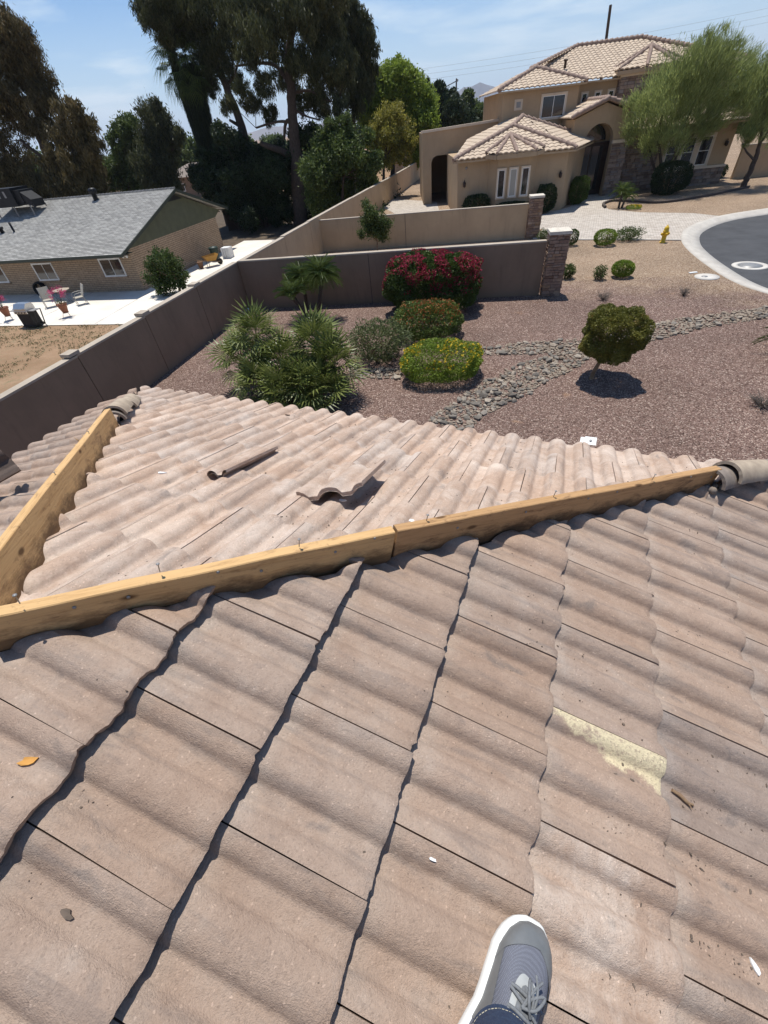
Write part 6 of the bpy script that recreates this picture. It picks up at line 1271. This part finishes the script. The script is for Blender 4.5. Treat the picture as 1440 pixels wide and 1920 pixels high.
def patio_chair(label, x, y, rz):
    t = at('patio_chair', label, 'chair', x, y, rz, 'sling chairs on the patio')
    MB().box(-.26, .26, -.25, .22, .40, .425).build('seat', MT['sling'], t)
    mb = MB(); mb.add([(-.26, .20, .42), (.26, .20, .42), (.26, .48, 1.02), (-.26, .48, 1.02), (-.26, .225, .42), (.26, .225, .42), (.26, .505, 1.02), (-.26, .505, 1.02)], [(0, 1, 2, 3), (4, 7, 6, 5), (0, 3, 7, 4), (1, 5, 6, 2), (3, 2, 6, 7)]); mb.build('backrest', MT['sling'], t)
    for s_ in (-1, 1):
        MB().tube(smooth_path([(.29 * s_, -.22, 0), (.29 * s_, -.27, .4), (.30 * s_, -.20, .62), (.30 * s_, .1, .66), (.29 * s_, .32, .64)], 4), .018, 6).build('armrest', MT['grey_metal'], t)
        MB().tube([(.28 * s_, .30, 0), (.28 * s_, .20, .42), (.275 * s_, .50, 1.04)], .018, 6).build('frame', MT['grey_metal'], t)
    return t
patio_chair('tall backed tan patio chair left of the round table', LEFT['chairL'][0], LEFT['chairL'][1], R(55)); patio_chair('tan patio chair with curved arms right of the round table', LEFT['chairR'][0], LEFT['chairR'][1], R(-25))
tb_ = at('round_table', 'small round pale table between two patio chairs', 'table', LEFT['table'][0] + .55, LEFT['table'][1] - .1)
MB().lathe([(.001, .70), (.48, .70), (.50, .715), (.48, .73), (.001, .735)], seg=28).build('tabletop', MT['cap'], tb_)
for i in range(4): a = i * math.pi / 2 + .5; MB().tube([(.35 * math.cos(a), .35 * math.sin(a), 0), (.12 * math.cos(a), .12 * math.sin(a), .4), (.30 * math.cos(a), .30 * math.sin(a), .70)], .016, 6).build('leg', MT['grey_metal'], tb_)
def flower_pot(label, x, y, seed):
    t = at('flower_pot', label, 'flower pot', x, y, 0, 'terracotta pots with pink flowers')
    MB().lathe([(.14, .22), (.24, .60), (.27, .60), (.27, .68), (.22, .68), (.20, .62), (.001, .62)], seg=18).build('pot', MT['terracotta'], t)
    for i in range(3): a = i * 2.1; MB().tube([(.26 * math.cos(a), .26 * math.sin(a), 0), (.15 * math.cos(a), .15 * math.sin(a), .22)], .01, 5).build('stand_leg', MT['black'], t)
    MB().tube([(.16 * math.cos(a), .16 * math.sin(a), .22) for a in [i * .449 for i in range(15)]], .008, 4, False).build('stand_ring', MT['black'], t)
    rg = random.Random(seed); cs_ = []; mb = MB()
    for i in range(9):
        a = rg.uniform(0, 6.28); e = rg.uniform(.1, .45); top = Vector((math.cos(a) * e, math.sin(a) * e, .68 + rg.uniform(.25, .8))); mb.tube([(0, 0, .62), (top.x * .4, top.y * .4, .62 + (top.z - .62) * .6), top], [.008, .006, .003], 4); cs_.append((top.x, top.y, top.z, .09))
    mb.build('stem', MT['bark'], t); P, T = crown_points(cs_, 900); A = rand_dirs(len(P)); link('blossom', leaf_mesh('blossom', P, A, perp(A), .06, .04, T, LF['pink']), t)
    P, T = crown_points([(0, 0, .72, .22)], 500); A = rand_dirs(len(P)); link('foliage', leaf_mesh('foliage', P, A, perp(A), .08, .03, T, LF['green']), t)
flower_pot('terracotta pot of pink flowers on the pale patio edge', LEFT['pot'][0], LEFT['pot'][1], 3); flower_pot('terracotta pot of pink flowers left of the barbecue', LEFT['pot0'][0], LEFT['pot0'][1], 4)
ty_ = at('hose_reel', 'black hose coil leaning against the block wall', 'hose', LEFT['tyre'][0] + .1, LEFT['tyre'][1] + .35, R(9.9))
for q in range(3):
    o = MB().tube([(.36 * math.cos(a), 0, .40 + .36 * math.sin(a)) for a in [i * 2 * math.pi / 20 for i in range(21)]], .05, 7, False).build('coil', MT['black'], ty_); o.matrix_local = Matrix.Translation((0, -.12 * q, 0)) @ Matrix.Rotation(R(-12), 4, 'X')
# side of the house
wbw = at('wheelbarrow', 'orange yellow wheelbarrow parked against the gable wall', 'wheelbarrow', LEFT['barrow'][0] + .45, LEFT['barrow'][1] + .1, R(60))
mb = MB(); lo = [(-.30, -.22, .35), (.30, -.22, .35), (.30, .22, .35), (-.30, .22, .35)]; hi = [(-.50, -.36, .66), (.55, -.36, .72), (.55, .36, .72), (-.50, .36, .66)]
mb.add(lo + hi, [(3, 2, 1, 0)] + [(i, (i + 1) % 4, 4 + (i + 1) % 4, 4 + i) for i in range(4)]); mb.build('tray', MT['yellow_paint'], wbw)
for s_ in (-1, 1): MB().tube([(-1.05, .26 * s_, .55), (0, .22 * s_, .33), (.62, .06 * s_, .2)], .022, 6).build('handle', MT['bark_tan'], wbw); MB().tube([(-.25, .22 * s_, .33), (-.3, .24 * s_, .01)], .018, 5).build('leg', MT['black'], wbw)
MB().lathe([(.19, -.05), (.20, 0), (.19, .05), (.001, .05)], seg=16).build('wheel', MT['black'], wbw).matrix_local = Matrix.Translation((.64, 0, .2)) @ Matrix.Rotation(R(90), 4, 'X')
bn = at('bin', 'dark green plastic bin beside the wheelbarrow', 'bin', LEFT['bin'][0] + .1, LEFT['bin'][1]); MB().lathe([(.26, 0), (.32, .75), (.35, .76), (.35, .82), (.30, .90), (.001, .95)], seg=18).build('barrel', MT['bin_green'], bn)
for s_ in (-1, 1): MB().tube([(.33 * s_, -.08, .6), (.40 * s_, 0, .6), (.33 * s_, .08, .6)], .015, 5).build('handle', MT['black'], bn)
bu = at('bucket', 'grey white slatted crate beside the dark green bin', 'crate', LEFT['bucket'][0] + .35, LEFT['bucket'][1] + .1, R(12)); mb = MB()
for x in (-.28, -.09, .1, .27): mb.box(x - .07, x + .07, -.30, -.28, 0, .7); mb.box(x - .07, x + .07, .28, .30, 0, .7); mb.box(-.30, -.28, x - .07, x + .07, 0, .7); mb.box(.28, .30, x - .07, x + .07, 0, .7)
mb.box(-.32, .32, -.32, .32, .62, .70); mb.build('slats', MT['plastic_white'], bu)
dpz = at('plant_pot', 'dark plant pot standing before the wheelbarrow', 'pot', LEFT['darkpot'][0] + .3, LEFT['darkpot'][1] - .1); MB().lathe([(.14, 0), (.20, .36), (.23, .36), (.23, .42), (.18, .42), (.001, .38)], seg=14).build('pot', MT['rust'], dpz)
# weeds on the dry lawn
n = 5000; wx = RNG.uniform(-34, -12, n); wy = RNG.uniform(4.5, 16, n)
ok = (lumps(np.stack([wx, wy, wx * 0], 1), .55, 3) + .5 * (wy > 12.3) > .12) & (wx < -10.3 - (wy - 1.6) * .165 - .5) & (wy < 14.2 + (wx + 31) * .17); wx, wy = wx[ok], wy[ok]; n = len(wx)
P = np.repeat(np.stack([wx, wy, np.full(n, ZL + .03)], 1), 5, 0) + RNG.normal(size=(5 * n, 3)) * np.array([.06, .06, .012]); A = unit(rand_dirs(5 * n) + np.array([0, 0, .7]))
tag(link('weeds', leaf_mesh('weeds', P, A, perp(A), .08, .03, RNG.random(5 * n), LF['grass'])), 'sparse green weeds on the dry dirt lawn', 'weeds', None, 'stuff')
for i, (x, y) in enumerate(((-13.4, 7.2), (-15.0, 9.6))):
    o = MB().tube([(0, 0, 0), (.02, .03, .75)], .012, 5).build('stake', MT['rust']); o.location = (x, y, ZL); tag(o, ('thin rusty stake in the dirt nearer the roof edge', 'thin rusty stake in the dirt nearer the patio')[i], 'stake')
# dark plank fence and clutter under the tall trees
fc = thing('plank_fence', 'dark weathered plank fence in the shade under the tall trees', 'fence', (-33.2, 40.4, ZL), R(58)); 
pk_ = MB().box(-.068, .068, -.012, .012, 0, 1.75).mesh('plank', MT['pole'])
for i in range(34): o = link('plank', pk_, fc); o.matrix_local = Matrix.Translation((.145 * i, 0, .03 * math.sin(i * 1.7)))
for z in (.4, 1.4): MB().box(-.1, 4.95, .013, .06, z, z + .09).build('rail', MT['pole'], fc)
# houses glimpsed far beyond
def far_house(label, x, y, rz, w, d, h, wm, rm, cat='house'):
    t = thing('far_house', label, cat, (x, y, ZL), rz); MB().box(-w / 2, w / 2, -d / 2, d / 2, 0, h).build('wall', MT[wm], t)
    mb = MB(); r_ = h + d * .16; e = .5; mb.add([(-w / 2 - e, -d / 2 - e, h), (w / 2 + e, -d / 2 - e, h), (w / 2 + e, d / 2 + e, h), (-w / 2 - e, d / 2 + e, h), (-w / 2 + d * .3, 0, r_), (w / 2 - d * .3, 0, r_)], [(0, 1, 5, 4), (1, 2, 5), (2, 3, 4, 5), (3, 0, 4), (3, 2, 1, 0)]); mb.build('roof', MT[rm], t)
    for i in range(3):
        x_ = -w / 3 + w / 3 * i; f = MB().box(x_ - .6, x_ + .6, -d / 2 - .03, -d / 2, .9, 2.0).build('window', MT['white'], t); MB().box(x_ - .5, x_ + .5, -d / 2 - .04, -d / 2 - .031, 1.0, 1.9).build('pane', MT['glass'], f)
far_house('pale house with a red clay roof far off at the left edge', -83, 72, R(20), 16, 12, 3.0, 'house_tan', 'red_tile')
far_house('pale house glimpsed under the palm beyond the shingle roof', -62, 78, R(15), 18, 10, 2.8, 'wall_brown', 'mortar_grey')
far_house('pale house glimpsed between trunks left of the tall tree', -45, 84, R(15), 16, 10, 3.0, 'house_tan', 'red_tile')
far_house('low house glimpsed behind the bright green tree', -27, 92, R(12), 14, 9, 3.0, 'house_tan', 'far_tile')
for i, (x, y) in enumerate(((-40.5, 50),)):
    o = MB().tube([(0, 0, 0), (0, 0, 4.6)], .13, 8).build('post', simple('blue_paint', (.03, .05, .16), None, 3, .6)); o.location = (x, y, ZL); tag(o, 'dark blue post standing behind the shingle roof peak', 'post')
# ------------------------------------------------------------------ trees
def limbs(parent, trunks, base, m_, name='trunk', ext=True):
    for i, tr in enumerate(trunks):
        pts = [Vector(p[:3]) for p in tr]; rad = [p[3] for p in tr]
        if i == 0 and ext and pts[0].z > base.z - .1: pts = [Vector((pts[0].x, pts[0].y, base.z - .2))] + pts; rad = [rad[0] * 1.15] + rad
        k = 4; sp_ = smooth_path([p - base for p in pts], k); rr = []
        for j in range(len(rad) - 1): rr += [rad[j] + (rad[j + 1] - rad[j]) * q / k for q in range(k)]
        rr.append(rad[-1]); rr = rr[:len(sp_)] if len(rad) > 2 else rad
        sp_ = [Vector(p) + Vector((noise.noise(Vector((q * .7, i, 1))), noise.noise(Vector((q * .7, i, 7))), 0)) * rr[q] * .5 for q, p in enumerate(sp_)]
        MB().tube(sp_, rr, 10).build(name if i == 0 else 'limb', MT[m_], parent)
def twigs(parent, blobs, base, nodes, m_, n=60, r=.03):
    mb = MB(); rg = random.Random(len(blobs))
    for x, y, z, rad in blobs:
        c = Vector((x, y, z)); q = min(nodes, key=lambda p: (p - c).length)
        mid = q.lerp(c, .55) + Vector((rg.uniform(-.2, .2), rg.uniform(-.2, .2), rg.uniform(0, .25))) * rad; mb.tube([q - base, mid - base, c - base], [r, r * .7, r * .3], 5, False)
        for _ in range(3): e = c + Vector((rg.gauss(0, .5), rg.gauss(0, .5), rg.gauss(0, .5))) * rad; mb.tube([c.lerp(q, .2) - base, e - base], [r * .45, r * .12], 4, False)
    o = mb.build('branches', MT[m_], parent); o['kind'] = 'stuff'
def tree(key, name, label, leaf, bark, dens, Ln, Wn, mode='round', zb=ZL, fill=.5, tw=.03, group=None, cl=.14, per=55):
    T_ = TREES[key]; b0 = T_['t'][0][0]; base = Vector((b0[0], b0[1], zb)); t = thing(name, label, 'tree', base, 0, group)
    limbs(t, T_['t'], base, bark)
    nodes = [Vector(p[:3]) for tr in T_['t'] for p in smooth_path([q[:3] for q in tr], 3)]; nodes = nodes[len(nodes) // 3:]
    twigs(t, T_['b'], base, nodes, bark, r=tw)
    P, tt = crown_points(T_['b'], dens, fill, cl, per); n = len(P); P = P - np.array(base)
    if mode == 'droop':
        A = unit(rand_dirs(n) * .8 + np.array([0, 0, -1.0])); P[:, 2] -= RNG.random(n) ** 2 * Ln * 1.2
    elif mode == 'up': A = unit(rand_dirs(n) * .85 + np.array([.30, .1, .8]))
    elif mode == 'radial':
        c = np.array([T_['b'][0][0], T_['b'][0][1], 0]) * 0 + np.mean([q[:3] for q in T_['b']], 0) - np.array(base); c[2] *= .35; A = unit(unit(P - c) + np.array([.25, .1, .45]) + rand_dirs(n) * .8)
    else: A = rand_dirs(n)
    Lr = Ln * (.6 + .8 * RNG.random(n)); Wr = Wn * (.6 + .8 * RNG.random(n))
    link('crown', leaf_mesh('crown', P, A, perp(A), Lr, Wr, tt, LF[leaf]), t); return t
tree('brown', 'tall_tree', 'tall brownish tree with open crown at the left edge of the picture', 'brown', 'bark', 560, .27, .06, 'droop', fill=.25, cl=.10, per=130)
tree('brown2', 'tall_tree', 'shorter brownish tree right of the tallest one, behind the roof vent', 'brown', 'bark', 600, .32, .075, 'droop', fill=.3, cl=.11, per=110)
tree('green1', 'leafy_tree', 'bright mid green tree in the distance left of the palm', 'green', 'bark', 330, .34, .15)
tree('green2', 'leafy_tree', 'darker olive tree in the distance just left of the palm', 'euc', 'bark', 340, .42, .09, 'droop', fill=.4)
tree('euc_left', 'eucalyptus_tree', 'tall leaning dark tree behind the palm with drooping foliage', 'euc', 'bark', 560, .30, .055, 'droop', fill=.2, cl=.10, per=120)
tree('euc_big', 'eucalyptus_tree', 'tallest dark tree with a thick trunk and bent pale limb', 'euc', 'bark', 560, .30, .055, 'droop', fill=.2, cl=.10, per=120)
tree('euc_right', 'eucalyptus_tree', 'narrow dark tree on the right of the tall dark group', 'euc', 'bark', 560, .40, .07, 'droop', fill=.3, cl=.11, per=90)
tree('dark_under', 'leafy_tree', 'dense dark green tree below the tall ones, right against the tan wall', 'green', 'bark', 620, .22, .11, fill=.35, cl=.12)
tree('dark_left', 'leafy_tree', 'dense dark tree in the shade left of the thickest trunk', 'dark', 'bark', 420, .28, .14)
tree('bright', 'leafy_tree', 'broad bright green tree left of the big house', 'bright', 'bark', 640, .28, .12, zb=0, cl=.12)
tree('yellow', 'leafy_tree', 'small yellow green tree in front of the broad bright one', 'yellow', 'bark', 430, .22, .08, zb=0, fill=.3, cl=.12, per=35)
tree('cypress', 'conifer_tree', 'dark conifer with pointed tops left of the distant pole', 'dark', 'bark', 420, .42, .16, 'up')
tree('far1', 'leafy_tree', 'distant green tree right of the distant pole', 'green', 'bark', 300, .42, .2)
tree('far2', 'leafy_tree', 'distant dark tree touching the corner of the big house', 'dark', 'bark', 300, .42, .2)
tree('mesquite', 'mesquite_tree', 'wispy light green mesquite tree in front of the big house', 'mesq', 'bark', 470, .30, .026, 'radial', 0, .12, .016, cl=.11, per=45)
tree('mesquite2', 'mesquite_tree', 'wispy green tree with a leaning brown trunk at the right edge', 'mesq', 'bark', 470, .30, .026, 'radial', 0, .12, .016, cl=.11, per=45)
tree('young_left', 'young_tree', 'young citrus tree beside the neighbour\'s concrete walk', 'citrus', 'bark_tan', 800, .14, .07, fill=.3, tw=.010, cl=.12, per=30)
tree('small_mid', 'young_tree', 'small slender tree growing between the two stucco walls', 'green', 'bark_tan', 1800, .11, .045, zb=0, fill=.3, tw=.007)
# shaggy fan palm among the tall trees
tp_ = thing('tall_palm', 'tall palm with a shaggy skirt of dead fronds beside the dark trees', 'palm', (-35.6, 43.5, ZL))
H_ = 11.7
MB().tube([(0, 0, -.2), (.1, 0, 5), (0, 0, H_)], [.38, .32, .28], 10).build('trunk', MT['bark'], tp_)
n = 26000; z = RNG.random(n) ** .8 * 9.5 + H_ - 9.6; rr = .55 + .65 * np.clip((z - (H_ - 9.6)) / 9, 0, 1) * RNG.random(n) ** .5; a = RNG.uniform(0, 6.28, n)
P = np.stack([np.cos(a) * rr, np.sin(a) * rr, z], 1); A = unit(np.stack([np.cos(a) * .25, np.sin(a) * .25, np.full(n, -1.)], 1) + rand_dirs(n) * .22)
o = link('dead_skirt', leaf_mesh('dead_skirt', P, A, perp(A), .6 + .4 * RNG.random(n), .06, RNG.random(n) * .35, LF['euc']), tp_); o['kind'] = 'stuff'
BF = [fan_leaf('frond', random.Random(70 + i), 'green', 1.0, 26, R(200), .55, .95) for i in range(2)]
for q in range(36):
    el = R(80) - R(150) * q / 36; o = link('frond', BF[q % 2], tp_); o.matrix_local = Matrix.Translation((0, 0, H_)) @ Matrix.Rotation(q * 2.4, 4, 'Z') @ Matrix.Rotation(-el, 4, 'Y') @ Matrix.Rotation(rgp.uniform(-.4, .4), 4, 'X') @ Matrix.Scale(1.65, 4)
# a distant belt of treetops closing the view
bl = []
rg = random.Random(77)
for i in range(120):
    az = R(rg.uniform(-72, 30)); D = rg.uniform(115, 210); bl.append((D * math.sin(az), D * math.cos(az), rg.uniform(-.5, 3.2), rg.uniform(2.0, 4.2)))
P, tt = crown_points(bl, 90, .3); A = rand_dirs(len(P))
tag(link('distant_wood', leaf_mesh('distant_wood', P, A, perp(A), .7, .4, tt, LF['green'])), 'distant belt of trees closing the view', 'wood', None, 'stuff')
bl = []
for i in range(46):
    t = rg.random(); x = -15.0 - 14 * t + rg.uniform(-2, 2); y = 36 + 22 * rg.random(); bl.append((min(x, -16.4 - (y - 38) * .2), y, ZL + rg.uniform(.3, 1.3), rg.uniform(.7, 1.3)))
P, tt = crown_points(bl, 420, .3); A = rand_dirs(len(P))
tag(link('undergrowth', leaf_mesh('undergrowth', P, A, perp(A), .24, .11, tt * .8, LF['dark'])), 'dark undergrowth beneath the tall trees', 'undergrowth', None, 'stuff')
# ------------------------------------------------------------------ the air that fades the far mountain
hz = MB().box(-9300, 9300, -9300, 9300, ZL - 1.1, 340); mh_ = bpy.data.materials.new('haze'); mh_.use_nodes = True
nn = mh_.node_tree.nodes; ll = mh_.node_tree.links; nn.clear(); ov = nn.new('ShaderNodeOutputMaterial'); pv = nn.new('ShaderNodeVolumePrincipled')
pv.inputs['Color'].default_value = (.80, .88, 1.0, 1); pv.inputs['Density'].default_value = 1.2e-4; pv.inputs['Anisotropy'].default_value = .2
ll.new(pv.outputs[0], ov.inputs['Volume']); ho = hz.build('haze', mh_); ho['kind'] = 'stuff'; tag(ho, 'thin blue haze over the valley', 'haze')
